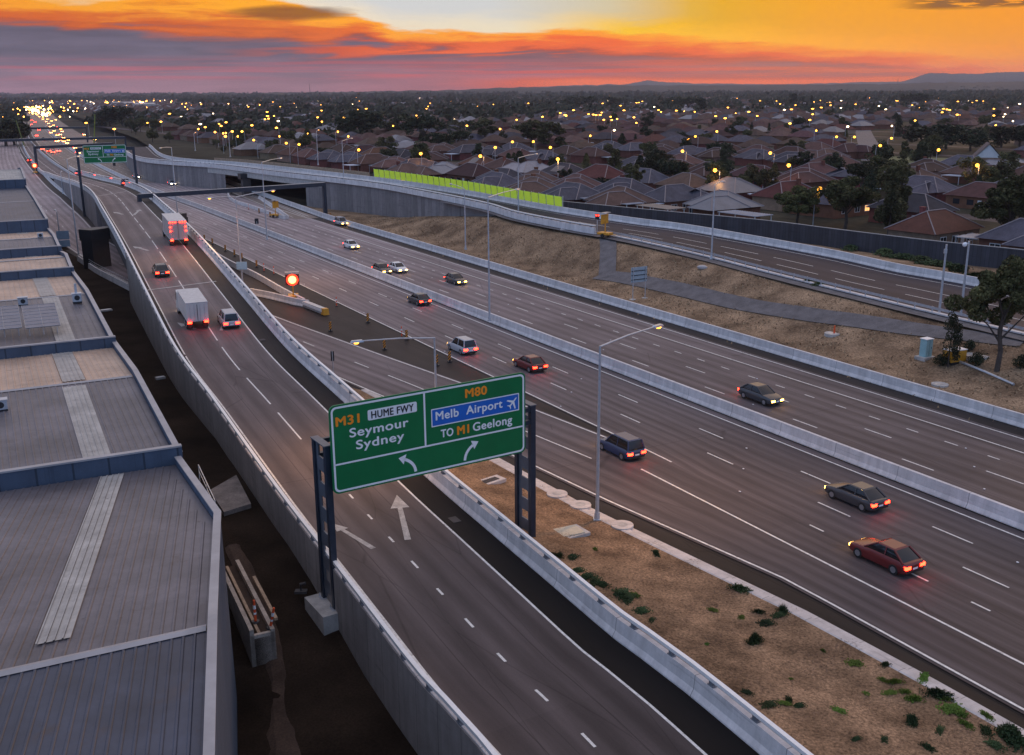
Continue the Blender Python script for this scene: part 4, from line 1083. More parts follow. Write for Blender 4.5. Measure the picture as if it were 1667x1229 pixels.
# rooftop units and solar arrays
def rooftop(px, py, z, sx, sy, h, label, name='rooftop_unit'):
    p = at(px, py, z); t = thing(name, label, 'air conditioner', p, math.atan2(DE.y, DE.x))
    g = MB(); g.box(0, 0, .12, sx, sy, h); g.box(0, 0, .12 + h, sx + .1, sy + .1, .05); g.build('casing', M['galv'], t)
    g = MB(); g.disc((0, 0, .0), 0, min(sx, sy) * .36, 14); o = g.build('fan_grille', M['black'], t); o.rotation_euler = (0, rad(-90), 0); o.location = (-sx / 2 - .012, 0, .12 + h * .5)
    g = MB()
    for dx in (-.4, .4): g.box(dx * sx, 0, -.06, .1, sy, .18)
    g.build('skid', M['black'], t); return t
rooftop(38, 497, 8.35, .6, .85, .65, 'boxy rooftop unit with round fan on the third warehouse beside the solar panels')
t = rooftop(126, 492, 8.45, .7, .8, .75, 'dark rooftop unit with a flue near the right edge of the third warehouse')
g = MB(); g.box(.3, 0, .8, .22, .22, 1.0); g.build('flue', M['galv'], t)
rooftop(2, 668, 8.3, .6, .8, .6, 'rooftop unit at the left picture edge on the second warehouse')
rooftop(66, 387, 8.6, .6, .7, .5, 'small rooftop unit on the fifth warehouse roof')
for c, lab in (((68, 527), 'tilted solar panel array right of its twin on the third warehouse'), ((6, 531), 'tilted solar panel array cut by the left picture edge')):
    p = at(c[0], c[1], 8.7); t = thing('solar_array', lab, 'solar panels', p, math.atan2(DE.y, DE.x) - math.pi / 2)
    g = MB(); W2, L2 = 1.35, 2.5
    q = lambda x, y: (x, y, .25 + (y + L2) * .20)
    g.hexa([(x, y, q(x, y)[2] - .05) for x, y in ((-W2, -L2), (W2, -L2), (W2, L2), (-W2, L2))] + [q(-W2, -L2), q(W2, -L2), q(W2, L2), q(-W2, L2)]); g.build('panel', M['solar'], t)
    g = MB()
    for k in range(8):
        y = -L2 + k * (2 * L2 / 7); a, b = q(-W2, y), q(W2, y); g.tube([(a[0], a[1], a[2] + .01), (b[0], b[1], b[2] + .01)], .022, 4)
    for x in (-W2, 0, W2): a, b = q(x, -L2), q(x, L2); g.tube([(a[0], a[1], a[2] + .012), (b[0], b[1], b[2] + .012)], .022, 4)
    g.build('panel_frame', M['cap'], t)
    g = MB()
    for x in (-W2 * .8, 0, W2 * .8):
        g.tube([(x, L2 * .9, -.5), (x, L2 * .9, q(0, L2 * .9)[2] - .05)], .035, 5); g.tube([(x, -L2 * .9, -.5), (x, -L2 * .9, q(0, -L2 * .9)[2] - .05)], .035, 5)
    g.build('support_leg', M['galv'], t)

# ------------------------------------------------------------------ small things beside the ramp on the left
sl = [at(342, 803), at(385, 778), at(409, 825), at(365, 839)]
t = thing('concrete_slab', 'weathered concrete slab between the near warehouse and the ramp wall', 'slab', sl[0])
g = MB(); P = [v - sl[0] for v in sl]; g.hexa([v + Vector((0, 0, -.5)) for v in P] + [v + Vector((0, 0, .25)) for v in P]); g.build('slab_body', mat('stained_slab', (.20, .165, .145), .9, .35, .8, .4, 8.0, fine=.25), t)
a, b = at(325, 778, .3), at(352, 838, .3)
t = thing('handrail', 'low steel handrail standing on the concrete slab by the near warehouse', 'handrail', a); v = b - a
g = MB(); g.tube([(0, 0, 1.05), v + Vector((0, 0, 1.05))], .035, 7); g.build('top_rail', M['rail'], t)
g = MB(); g.tube([(0, 0, .55), v + Vector((0, 0, .55))], .025, 7); g.build('mid_rail', M['rail'], t)
for f in (0, .5, 1): g = MB(); q = v * f; g.tube([(q.x, q.y, -.3), (q.x, q.y, 1.05)], .035, 7); g.build('post', M['rail'], t)
for a_, b_, lab, hh, ww in (((372, 925), (428, 1040), 'long low concrete kerb beam on the dark soil with orange posts', .55, .7),):
    a, b = at(a_[0], a_[1], 0), at(b_[0], b_[1], 0)
    t = thing('concrete_trough', lab, 'concrete trough', a); v = b - a; L = v.length; an = math.atan2(v.y, v.x)
    g = MB(); m_ = v / 2; n2 = Vector((-math.sin(an), math.cos(an), 0))
    for o_, hh, mm in ((-.55, .75, 0), (.55, .55, 0)): c = m_ + n2 * o_; g.box(c.x, c.y, -2.4, L, .22, hh + 2.3, an)
    e = v - Vector((math.cos(an), math.sin(an), 0)) * .1; g.box(e.x, e.y, -2.4, .2, 1.3, 2.7, an); g.build('trough_wall', mat('pale_old_concrete', (.36, .30, .25), .9, .3, 1.2, .3, fine=.2), t)
    g = MB(); c = m_; g.box(c.x, c.y, -2.2, L, .9, 2.3, an); g.build('soil_fill', M['sand'], t)
    g = MB(); c = m_ - n2 * .12; g.box(c.x, c.y, .12, L * .96, .16, .14, an); c = m_ + n2 * .16; g.box(c.x + 1, c.y, .12, L * .6, .18, .16, an); g.build('timber_plank', M['timber'], t)
def post_cone(loc, label, h=1.05, group=None, striped=True):
    t = thing('traffic_post', label, 'traffic post', loc, 0, group)
    g = MB(); g.tube([(0, 0, .04), (0, 0, h)], .075, 10, .06); g.ball((0, 0, h), .07, 8); g.build('post_body', M['redp'], t)
    g = MB(); g.tube([(0, 0, h * .62), (0, 0, h * .80)], .079, 10, .076, cap=False); g.build('reflective_band', M['white'], t); g = MB(); g.tube([(0, 0, h * .36), (0, 0, h * .46)], .080, 10, .079, cap=False); g.build('reflective_band', M['white'], t)
    g = MB(); g.tube([(0, 0, 0), (0, 0, .06)], .24, 12, .20); g.build('rubber_base', M['black'], t); return t
p = at(416, 1012, .3); post_cone(p, 'orange traffic post with white bands on the near side of the trough', 1.25)
p = at(440, 1022, .3); post_cone(p, 'leaning orange traffic post at the trough corner', 1.3).rotation_euler = (rad(8), rad(14), 0)
p = at(490, 962, 0)
t = thing('pipe_bracket', 'small galvanised pipe fitting at the foot of the ramp wall', 'fitting', p)
g = MB(); g.tube([(0, 0, 0), (0, 0, .45), (.3, 0, .5)], .09, 8); g.box(0, 0, -.1, .7, .4, .14); g.build('fitting_body', M['cdark'], t)
p = at(261, 615, .1)
for px, py, sx, sy, lab in ((172, 505, 1.6, .8, 'pale concrete pit lid on the soil beside the third warehouse'), (261, 615, .9, .6, 'small pale pit lid on the dark soil under the ramp wall')):
    p = at(px, py, .1); t = thing('pit_lid', lab, 'pit lid', p, .6)
    g = MB(); g.box(0, 0, -.1, sx, sy, .2); g.build('concrete_surround', M['cplain'], t); g = MB(); g.box(0, 0, .1, sx * .7, sy * .7, .02); g.build('lid', M['galv'], t)

# ------------------------------------------------------------------ pits on the mulch
def flat_pit(px, py, kind, label, ang=0.0):
    p = hit(px, py, mulch_z); p.z += .04
    t = thing('drain_pit', label, 'drain pit', p, ang)
    g = MB()
    if kind == 'rect':
        g.box(0, 0, -.2, 2.3, 1.1, .26); g.build('concrete_surround', M['kerb'], t)
        g = MB(); g.box(0, 0, .06, 1.5, .55, .02)
        for k in range(7): g.box(-.66 + k * .22, 0, .08, .05, .55, .02)
        g.build('grate', M['cdark'], t)
    elif kind == 'ring':
        g.tube([(0, 0, -.2), (0, 0, .06)], .75, 20); g.build('concrete_surround', M['kerb'], t)
        g = MB(); g.disc((0, 0, .066), 0, .36, 16); g.build('lid', M['cplain'], t)
    else:
        g.box(0, 0, -.2, 1.9, 1.35, .28, .1); g.build('lid', mat('pale_lid', (.52, .46, .34), .8, .1, 2.0), t)
        g = MB(); g.box(.1, -.1, -.2, 2.3, 1.55, .22, .22); g.build('concrete_surround', M['cplain'], t)
flat_pit(797, 784, 'rect', 'rectangular grated drain pit in the mulch behind the sign post', ua + .15)
flat_pit(907, 805, 'ring', 'round concrete pit lid farthest left along the mulch kerb right of the sign')
flat_pit(945, 823, 'ring', 'round concrete pit lid just left of the tall light pole')
flat_pit(1013, 856, 'ring', 'round concrete pit lid just right of the tall light pole')
flat_pit(923, 867, 'slab', 'cream square pit cover lying in the mulch by the navy sign post', .35)

# ------------------------------------------------------------------ vehicles
GLASS = mat('tinted_glass', (.012, .013, .016), .08, .05, 1.0)
RUB = mat('tyre_rubber', (.014, .014, .014), .8, .1, 5.0); RIM = mat('alloy_rim', (.40, .40, .42), .3, .05, 5.0, metal=.7)
HEAD = emis('headlight_glow', (1.0, .52, .09), 14); HEADW = emis('headlight_white', (1.0, .85, .60), 22)
TAIL = emis('tail_light_glow', (1.0, .018, .006), 24)
HEADF = emis('headlight_glow_far', (1.0, .46, .09), 26, False); TAILF = emis('tail_light_glow_far', (1.0, .03, .012), 34, False)
PAINTS = [mat('car_paint_' + n, c, .25, .02, 1.0) for n, c in (('silver', (.38, .38, .40)), ('white', (.68, .68, .67)), ('charcoal', (.05, .05, .055)), ('navy', (.03, .045, .10)), ('maroon', (.14, .02, .02)))]
def soften(me, w):
    import bmesh
    bm = bmesh.new(); bm.from_mesh(me); bmesh.ops.remove_doubles(bm, verts=bm.verts, dist=.001); bmesh.ops.recalc_face_normals(bm, faces=bm.faces)
    es = [e for e in bm.edges if len(e.link_faces) == 2 and e.calc_face_angle(0) > .35]
    bmesh.ops.bevel(bm, geom=es, offset=w, segments=2, profile=.6, affect='EDGES', clamp_overlap=True)
    for f in bm.faces: f.smooth = True
    bm.to_mesh(me); bm.free(); return me
def car_meshes(paint, head, tail, big=1.0, suv=False):
    d = {}
    g = MB()
    S = [(-2.2, .74, .42, .80), (-2.1, .84, .30, .92), (-1.5, .89, .24, .95), (.6, .90, .22, .93), (1.5, .88, .23, .86), (2.05, .80, .28, .74), (2.2, .70, .36, .62)]
    rings = [[(x, -w, z0), (x, w, z0), (x, w * 1.0, (z0 + z1) / 2 + .1), (x, w * .90, z1), (x, -w * .90, z1), (x, -w, (z0 + z1) / 2 + .1)] for x, w, z0, z1 in S]
    for a, b in zip(rings[:-1], rings[1:]):
        for k in range(6): g.face([a[k], b[k], b[(k + 1) % 6], a[(k + 1) % 6]])
    g.face(rings[0]); g.face(list(reversed(rings[-1])))
    d['body'] = soften(g.mesh('body', paint), .09)
    hz_, rb_, rf_ = (1.66, -1.85, .25) if suv else (1.43, -1.15, .15)
    g = MB(); b = [(-2.08 if suv else -1.95, -.76, .90), (1.05, -.78, .88), (1.05, .78, .88), (-2.08 if suv else -1.95, .76, .90)]; tp = [(rb_, -.60, hz_), (rf_, -.61, hz_), (rf_, .61, hz_), (rb_, .60, hz_)]
    g.hexa(b + tp); d['window'] = soften(g.mesh('window', GLASS), .07)
    g = MB(); g.hexa([(rb_ - .03, -.615, hz_ - .02), (rf_ + .03, -.625, hz_ - .02), (rf_ + .03, .625, hz_ - .02), (rb_ - .03, .615, hz_ - .02), (rb_ + .1, -.52, hz_ + .04), (rf_ - .1, -.53, hz_ + .04), (rf_ - .1, .53, hz_ + .04), (rb_ + .1, .52, hz_ + .04)])
    xb = -2.08 if suv else -1.95                          # pillars between the panes
    for s in (-1, 1):
        for (x0_, x1_, w_) in ((xb + .02, rb_, .07), (-.55, -.55, .05), (1.0, rf_, .05)):
            g.tube([(x0_, s * .785, .90), (x1_, s * .625, hz_ - .01)], w_, 5)
    d['roof'] = g.mesh('roof', paint)
    g = MB(); g.box(-2.21, 0, .52, .03, .40, .11); g.box(2.22, 0, .44, .03, .40, .11); d['plate'] = g.mesh('number_plate', M['white'])
    g = MB(); g.box(-2.10, 0, .30, .20, 1.50, .14); g.box(2.08, 0, .28, .22, 1.40, .12); d['bumper'] = g.mesh('bumper', RUB)
    g = MB(); g.tube([(0, -.1, 0), (0, .1, 0)], .33, 14); d['tyre'] = g.mesh('wheel', RUB)
    g = MB(); g.tube([(0, -.11, 0), (0, .11, 0)], .20, 10); d['rim'] = g.mesh('rim', RIM)
    g = MB(); g.box(2.15, 0, .54 - .08 * big, .12, .40 * big, .17 * big); d['head'] = g.mesh('headlight', head)
    g = MB(); g.box(-2.14, 0, .66 - .06 * big, .20, .42 * big, .18 * big); d['tail'] = g.mesh('taillight', tail)
    return d
def make_car(d, label, group, loc, ang, full=True, cat='car'):
    t = thing('car', label, cat, loc, ang, group)
    link('body', d['body'], t); link('window', d['window'], t); link('roof', d['roof'], t)
    for s in (-1, 1):
        link('headlight', d['head'], t, (0, s * .52, 0)); link('taillight', d['tail'], t, (0, s * .62, 0))
        if full and s == 1: link('number_plate', d['plate'], t); link('bumper', d['bumper'], t)
        if full:
            for x in (-1.35, 1.35):
                w = link('wheel', d['tyre'], t, (x, s * .80, .33)); link('rim', d['rim'], w)
    return t
KIT = [car_meshes(p, HEAD, TAIL, 1.0, k in (0, 3)) for k, p in enumerate(PAINTS)]; KITF = [car_meshes(p, HEADF, TAILF, 1.5) for p in PAINTS[:3]]
KITW = [car_meshes(p, HEADW, TAIL) for p in PAINTS[:3]]
def me_ang(p):
    i = min(range(len(ME)), key=lambda k: (ME[k] - Vector((p.x, p.y, 0))).length); a, b = ME[max(0, i - 1)], ME[min(len(ME) - 1, i + 1)]
    return math.atan2(b.y - a.y, b.x - a.x)
def ramp_ang(p):
    i = min(range(len(RAMP)), key=lambda k: (RAMP[k].xy - p.xy).length); a, b = RAMP[max(0, i - 1)], RAMP[min(len(RAMP) - 1, i + 1)]
    return math.atan2(b.y - a.y, b.x - a.x), -math.asin((b.z - a.z) / (b - a).length)
for px, py, k, lab in ((556, 366, 0, 'silver car with lit headlights on the merging road'), (572, 404, 1, 'white car with lit headlights nearest the merging road'),
                       (622, 444, 2, 'dark car with headlights beside the median barrier'), (648, 442, 1, 'white car left of the dark one in the oncoming pair'), (742, 461, 2, 'dark oncoming car alone ahead of the pair'),):
    p = at(px, py, .03); make_car(KIT[k], lab, None, p, me_ang(p) + math.pi)
for px, py, k, lab in ((222, 290, 0, 'oncoming car with amber headlights right of the distant sign leg'), (256, 294, 1, 'oncoming white lit car just past the beam gantry'), (280, 301, 0, 'second oncoming white lit car by the gore')):
    p = at(px, py, .03); make_car(KITW[k], lab, None, p, me_ang(p) + math.pi)
for px, py, k, lab in ((682, 494, 2, 'dark car with red tail lights beside the median barrier'), (752, 572, 0, 'silver car with tail lights in the middle of the freeway'), (862, 600, 4, 'maroon car with tail lights left of the tall light pole arm'),
                       (1010, 738, 3, 'navy car with tail lights right of the big sign'), (1392, 818, 2, 'charcoal car with red tail lights at the right of the freeway'), (1440, 916, 4, 'maroon car with tail lights in the centre lane at right')):
    p = at(px, py, .03); make_car(KIT[k], lab, None, p, me_ang(p))
for px, py, k, lab in ((262, 447, 2, 'dark car with red tail lights in the left ramp lane before the joint'), (372, 528, 0, 'silver car with red tail lights in the right ramp lane'),
                       (126, 285, 0, 'farthest car going down the ramp past the crest'), (150, 288, 2, 'dark car on the ramp crest behind the gantry leg'), (176, 294, 4, 'maroon car on the ramp crest'), (204, 302, 3, 'navy car just past the far deck joint')):
    p = hit(px, py, rz); p.z += .02; a, pt = ramp_ang(p); c = make_car(KIT[k], lab, None, p, a); c.rotation_euler = (0, pt, a)
# lorry on the ramp with a rear wall of lamps, and the pale box van
def box_truck(name, label, p, a, pitch, L, W_, H, bodymat, lamps, cat):
    t = thing(name, label, cat, p, a); t.rotation_euler = (0, pitch, a)
    g = MB(); g.box(-L / 2 + .2, 0, 1.05, L, W_, H - 1.05); g.build('cargo_box', bodymat, t)
    g = MB(); g.box(.1, 0, .55, L + 1.6, .9, .48); g.build('chassis', M['black'], t)
    g = MB(); x = 1.35; g.hexa([(x - 1.0, -1.1, .55), (x + 1.0, -1.1, .55), (x + 1.0, 1.1, .55), (x - 1.0, 1.1, .55), (x - 1.0, -1.1, 2.6), (x + .6, -1.05, 2.6), (x + .6, 1.05, 2.6), (x - 1.0, 1.1, 2.6)]); cb = g.build('cab', PAINTS[1], t)
    g = MB(); g.hexa([(x + .2, -1.11, 1.5), (x + .86, -1.11, 1.5), (x + .86, 1.11, 1.5), (x + .2, 1.11, 1.5), (x + .2, -1.11, 2.35), (x + .69, -1.11, 2.35), (x + .69, 1.11, 2.35), (x + .2, 1.11, 2.35)]); g.build('window', GLASS, cb)
    for xx in (-L + 1.3, -L + 2.5, 1.4):
        for s in (-1, 1): q = MB(); q.tube([(xx, s * (W_ / 2 - .32), .48), (xx, s * (W_ / 2 - .02), .48)], .48, 14); w = q.build('wheel', RUB, t); q = MB(); q.tube([(xx, s * (W_ / 2 - .1), .48), (xx, s * (W_ / 2), .48)], .26, 10); q.build('rim', RIM, w)
    xr = -L + .2 - .04
    for s in (-1, 1):
        g = MB(); g.box(xr, s * (W_ / 2 - .25), .82, .10, .42, .20); g.build('taillight', TAIL, t)
        if lamps:
            for yy, zz in ((.20, H - .22), (.55, H - .22), (.90, H - .22), (.16, H - .9), (.16, H - 1.5)): g = MB(); g.box(xr, s * (W_ / 2 - yy), zz, .10, .2, .14); g.build('marker_light', TAIL, t)
    for s in (-1, 1): g = MB(); g.box(2.38, s * .8, .75, .12, .35, .2); g.build('headlight', HEADW, t)
    g = MB(); g.box(xr - .012, 0, 1.1, .03, .05, H - 1.25); g.build('door_seam', M['black'], t)
    for y_ in (-.75, -.3, .3, .75): g = MB(); g.tube([(xr - .02, y_, 1.15), (xr - .02, y_, H - .15)], .025, 5); g.build('door_bar', M['galv'], t)
    for s in (-1, 1): g = MB(); g.box(xr + .25, s * (W_ / 2 - .3), .22, .03, .5, .55); g.build('mudflap', RUB, t)
    g = MB(); g.box(-L / 2 + .2, 0, H - .02, L + .04, W_ + .06, .08); g.box(-L / 2 + .2, 0, 1.0, L + .04, W_ + .06, .10); g.build('box_edge', M['galv'], t)
    return t
p = hit(292, 400, rz); a, pt = ramp_ang(p); d_ = Vector((math.cos(a), math.sin(a), 0)); q = p + d_ * 8.0; q.z = rz(q.x, q.y) + .02
box_truck('lorry', 'tall lorry with a row of red and amber lamps climbing the right ramp lane', q, a, pt, 8.5, 2.5, 3.7, mat('lorry_side', (.42, .36, .34), .4, .1, .8), True, 'lorry')
p = hit(325, 540, rz); a, pt = ramp_ang(p); d_ = Vector((math.cos(a), math.sin(a), 0)); q = p + d_ * 6.5; q.z = rz(q.x, q.y) + .02
box_truck('box_van', 'pale box van in the left ramp lane beyond the road arrow', q, a, pt, 6.2, 2.2, 3.0, mat('van_side', (.62, .58, .55), .4, .06, .8), False, 'van')
p = at(1238, 652, .03); make_car(KIT[2], 'charcoal oncoming car with lit headlights right of the tall light pole', None, p, me_ang(p) + math.pi)
for k, (px, py) in enumerate(((70, 194), (77, 194), (84, 197), (91, 195), (79, 201), (87, 204), (82, 206), (95, 207), (88, 213), (101, 214), (83, 216), (93, 220), (98, 219), (97, 229), (104, 230), (111, 228), (92, 230), (103, 224), (118, 238), (122, 241), (127, 249), (137, 219), (148, 225), (154, 227), (55, 179), (50, 175), (58, 184), (61, 187), (53, 177), (48, 172), (64, 190), (109, 233), (99, 210), (90, 208), (75, 198), (144, 248))):
    p = at(px, py, .5); p.z = .05; make_car(KITF[k % 3], 'car with glaring headlights in the distant oncoming queue', 'cars in the distant oncoming queue', p, me_ang(p) + math.pi, False)
for k, (px, py) in enumerate(((43, 195), (52, 196), (57, 199), (51, 203), (57, 209), (63, 212), (60, 221), (70, 226), (86, 240), (69, 243), (79, 246), (86, 248), (95, 246), (44, 177))):
    p = at(px, py, .5); p.z = .05; make_car(KITF[(k + 1) % 3], 'distant car with red tail lights on the far freeway', 'distant cars with red tail lights', p, me_ang(p), False)
p = at(48, 263, .1); make_car(KIT[2], 'dark car with red tail lights alone on the left exit road', None, p, me_ang(p), False)
p = at(1415, 249, 3.05); c = make_car(KIT[1], 'white car with headlights coming down the suburban street', None, p, rad(-118))

# ------------------------------------------------------------------ road works furniture
STRIPE = bpy.data.materials.new('amber_black_stripes'); STRIPE.use_nodes = True
_T = NT(STRIPE.node_tree); _o = _T.new('ShaderNodeTexCoord').outputs['Object']; _s = _T.new('ShaderNodeSeparateXYZ'); _T.l.new(_o, _s.inputs[0])
_T.put(_T.n['Principled BSDF'].inputs['Base Color'], _T.mix(_T.m('GREATER_THAN', _T.m('FRACT', _T.m('MULTIPLY', _T.m('ADD', _s.outputs[2], _s.outputs[1]), 3.2)), .5), (.72, .26, .015, 1), (.02, .02, .02, 1)))
bt = MB(); bt.box(0, 0, .22, .06, .30, .95); btm = bt.mesh('panel', STRIPE); bb_ = MB(); bb_.box(0, 0, 0, .45, .45, .10); bb_.box(0, 0, .1, .16, .16, .14); bbm = bb_.mesh('rubber_base', M['black'])
b0 = None
BP = [(599, 525), (538, 539), (662, 553), (626, 569), (732, 589), (711, 595), (306, 378), (318, 383), (333, 392), (346, 398), (367, 409), (382, 417), (394, 423), (418, 435), (422, 347), (440, 353), (538, 355), (555, 361), (295, 373)]
BL = {0: 'striped hazard panel right of the crash cushion', 1: 'striped hazard panel below the crash cushion near the exit road', 2: 'striped hazard panel nearest the orange post left of the lamp arm', 3: 'striped hazard panel in the gore under the lamp arm', 4: 'striped hazard panel nearest the big sign on the freeway side', 5: 'striped hazard panel nearest the big sign by the light pole'}
for k, (px, py) in enumerate(BP):
    p = at(px, py, .03); lab = BL.get(k, 'small striped hazard panel in the row along the ramp' if k < 14 or k == 18 else 'small striped hazard panel by the merging road barrier')
    grp = 'hazard panels in the gore' if k < 6 else ('hazard panels in the row along the ramp' if k < 14 or k == 18 else 'hazard panels by the merging road')
    if b0 is None:
        b0 = thing('hazard_panel', lab, 'hazard panel', p, me_ang(p), grp); link('panel', btm, b0); link('rubber_base', bbm, b0)
    else: dup(b0, p, me_ang(p), lab, grp)
for px, py, lab in ((548, 498, 'orange traffic post beside the freeway right of the crash cushion'), (654, 548, 'orange traffic post beside a striped panel left of the lamp arm'), (430, 441, 'orange traffic post left of its twin before the red signal trailer'), (446, 446, 'orange traffic post nearest the red signal trailer'), (405, 341, 'orange traffic post in the dark gore by the far bridge')):
    post_cone(at(px, py, .03), lab, 1.2)
def hit_or(px, py, z): return at(px, py, z)
def sign_trailer(p, a, label, face, h=2.6, bw=1.9, bh=1.5):
    t = thing('sign_trailer', label, 'sign trailer', p, a)
    g = MB(); g.box(0, 0, .45, 2.2, 1.4, .35); g.box(1.5, 0, .45, 1.2, .14, .12); g.build('trailer_bed', M['yellowp'], t)
    for s in (-1, 1): g = MB(); g.tube([(0, s * .72, .32), (0, s * .9, .32)], .32, 12); g.build('wheel', RUB, t)
    g = MB(); g.tube([(0, 0, .8), (0, 0, h)], .10, 8); g.build('mast', M['yellowp'], t)
    g = MB(); g.box(-.15, 0, h - .4, .18, bw, bh); bd = g.build('message_board', M['yellowp'] if face != 'red' else mat('red_frame', (.35, .04, .02), .5), t)
    g = MB(); g.box(0, 0, h + bh - .15, .9, bw, .06); g.build('solar_panel', M['cap'], t)
    if face == 'red':
        g = MB(); g.disc((0, 0, 0), 0, .52, 20); o = g.build('signal_lamp', emis('signal_red_core', (1.0, .16, .04), 14), bd); o.rotation_euler = (0, rad(-90), 0); o.location = (-.26, 0, h + .35)
        g = MB(); g.disc((0, 0, 0), .52, .80, 20); o = g.build('signal_rim', emis('signal_red_rim', (1.0, .03, .01), 4), bd); o.rotation_euler = (0, rad(-90), 0); o.location = (-.255, 0, h + .35)
    return t
cam_a = lambda p: math.atan2(p.y, p.x)
p = at(478, 489); sign_trailer(p, cam_a(p), 'trailer with a glowing round red signal at the freeway gore', 'red')
p = at(58, 283); sign_trailer(p, cam_a(p), 'small far red signal trailer beside the left exit road', 'red')
p = at(985, 386, 4.75); sign_trailer(p, rad(-40), 'amber message trailer at the top of the gravel path', 'plain')
p = at(449, 354); sign_trailer(p, rad(150), 'amber message trailer on the gore of the merging road', 'plain')
p = at(214, 270); sign_trailer(p, rad(150), 'amber trailer beside the far green sign', 'plain')
# crash cushion
a, b = at(497, 500), at(532, 514); v = b - a; an = math.atan2(v.y, v.x)
t = thing('crash_cushion', 'grey crash cushion with an orange nose at the end of the gore barrier', 'crash cushion', a, an); L = v.length
g = MB()
for k in range(6): g.box(L * (k + .5) / 7, 0, .12, L / 7.6, .72, .72)
g.build('bay', M['galv'], t)
g = MB(); g.box(L * .93, 0, .08, L * .13, .78, .82, taper=.86); g.build('nose', M['yellowp'], t)
g = MB()
for s in (-1, 1): g.box(L * .45, s * .40, .42, L * .9, .05, .3)
g.build('side_rail', M['rail'], t)
# red ramp signal, small signs
B = hit(972, 372, lambda x, y: near_z((x, y), RN)) if False else at(972, 378, 5.0)
t = thing('traffic_signal', 'red ramp traffic signal beside the amber trailer', 'traffic signal', B, cam_a(B))
g = MB(); g.tube([(0, 0, -.3), (0, 0, 2.2)], .07, 8); g.build('pole', M['galv'], t)
g = MB(); g.box(0, 0, 2.1, .25, .7, .95); hd = g.build('signal_head', M['black'], t)
for s in (-.17, .17): g = MB(); g.box(-.16, s, 2.72, .06, .2, .2); g.build('red_lamp', emis('red_signal', (1, .02, .01), 12), hd)
a, b = hit(1030, 488, embank), hit(1050, 485, embank); v = b - a
t = thing('road_sign', 'back of a grey road sign on two posts on the dry bank', 'road sign', a, math.atan2(v.y, v.x)); L = v.xy.length
for x in (0, L): g = MB(); g.tube([(x, 0, -.2), (x, 0, 4.4)], .06, 8); g.build('post', M['galv'], t); g = MB(); g.tube([(x, 0, -.1), (x, 0, .08)], .45, 12); g.build('footing', M['cplain'], t)
g = MB(); g.box(L / 2, .10, 2.35, L * 1.28, .06, 2.1); bd = g.build('sign_plate', mat('sign_back', (.30, .36, .40), .5, .1, 2.0), t)
g = MB()
for zz in (2.7, 3.3, 3.9): g.box(L / 2, .04, zz, L * 1.25, .05, .09)
g.build('stiffener', M['black'], bd)
p = at(98, 402); q = at(104, 402)
t = thing('road_sign', 'blue grey two panel sign back by the warehouses at the exit road', 'road sign', p, math.atan2(.38, .92)); hgt = plane_hit(100, 377, p, Vector((1, 0, 0))).z
g = MB(); g.tube([(-.1, 0, -.3), (-.1, 0, hgt)], .07, 8); g.tube([(1.5, 0, -.3), (1.5, 0, hgt)], .07, 8); g.build('post', M['galv'], t)
for zz, hh in ((hgt - 1.5, 1.6), (hgt - 3.0, 1.35)): g = MB(); g.box(.7, -.08, zz, 2.2, .05, hh); g.build('sign_plate', mat('sign_back_blue', (.20, .27, .34), .5, .1, 2.0), t)
p = at(396, 452, .2); 
t = thing('road_sign', 'light blue rectangular sign high on the gore light pole', 'road sign', plane_hit(394, 428, at(396, 477), Vector((1, 0, 0))) + Vector((0, -.25, 0)), 0)
g = MB(); g.box(0, 0, -.9, 1.5, .06, 1.1); g.build('sign_plate', mat('pale_blue_sign', (.30, .48, .62), .45, .08, 2.0), t)
p = at(543, 612)
t = thing('delineator_sign', 'thin dark sign post on the narrow mulch tip by the exit road', 'road sign', p)
g = MB(); g.tube([(0, 0, 0), (0, 0, 2.6)], .045, 6); g.build('post', M['galv'], t); g = MB(); g.box(0, 0, 1.6, .35, .04, 1.0); g.build('sign_plate', M['black'], t)
p = at(419, 376)
t = thing('roadside_sign', 'small dark sign on the median barrier near the merging road', 'road sign', p)
g = MB(); g.tube([(0, 0, 0), (0, 0, 2.0)], .05, 6); g.build('post', M['galv'], t); g = MB(); g.box(0, 0, 1.5, .8, .05, 1.1); g.build('sign_plate', M['black'], t)
# utility things on the bank at right
p = hit(1506, 582, embank)
t = thing('utility_cabinet', 'pale teal utility cabinet on the dry bank left of the small tree', 'cabinet', p, .5)
g = MB(); g.box(0, 0, .15, .95, .8, 1.85); g.build('cabinet_body', mat('teal_paint', (.26, .44, .46), .5, .08, 2.0), t); g = MB(); g.box(0, 0, 2.0, 1.08, .92, .07); g.build('lid', M['white'], t); g = MB(); g.box(0, 0, -.2, 1.7, 1.3, .36); g.build('plinth', M['cplain'], t)
g = MB(); g.box(0, -.41, .3, .02, .012, 1.6); g.box(.3, -.41, 1.0, .05, .02, .18); g.build('door_seam', M['black'], t)
p = hit(1553, 590, embank)
t = thing('plant_box', 'orange site box on the bank between the small tree and the big tree', 'site box', p, .4)
g = MB(); g.box(0, 0, .2, 2.0, 1.1, 1.15); g.build('box_body', M['yellowp'], t); g = MB(); g.box(0, 0, 1.35, 2.1, 1.2, .08); g.build('lid', M['white'], t); g = MB(); g.box(0, 0, -.1, 1.6, 1.0, .3); g.build('skid', M['black'], t)
a, b = hit(1560, 590, embank), hit(1650, 628, embank); v = b - a
t = thing('drain_pipe', 'long pale pipe lying on the bank below the trees', 'pipe', a); g = MB(); g.tube([(0, 0, .15), v / 2 + Vector((0, 0, .2)), v + Vector((0, 0, .15))], .13, 8); g.build('pipe_body', M['galv'], t)
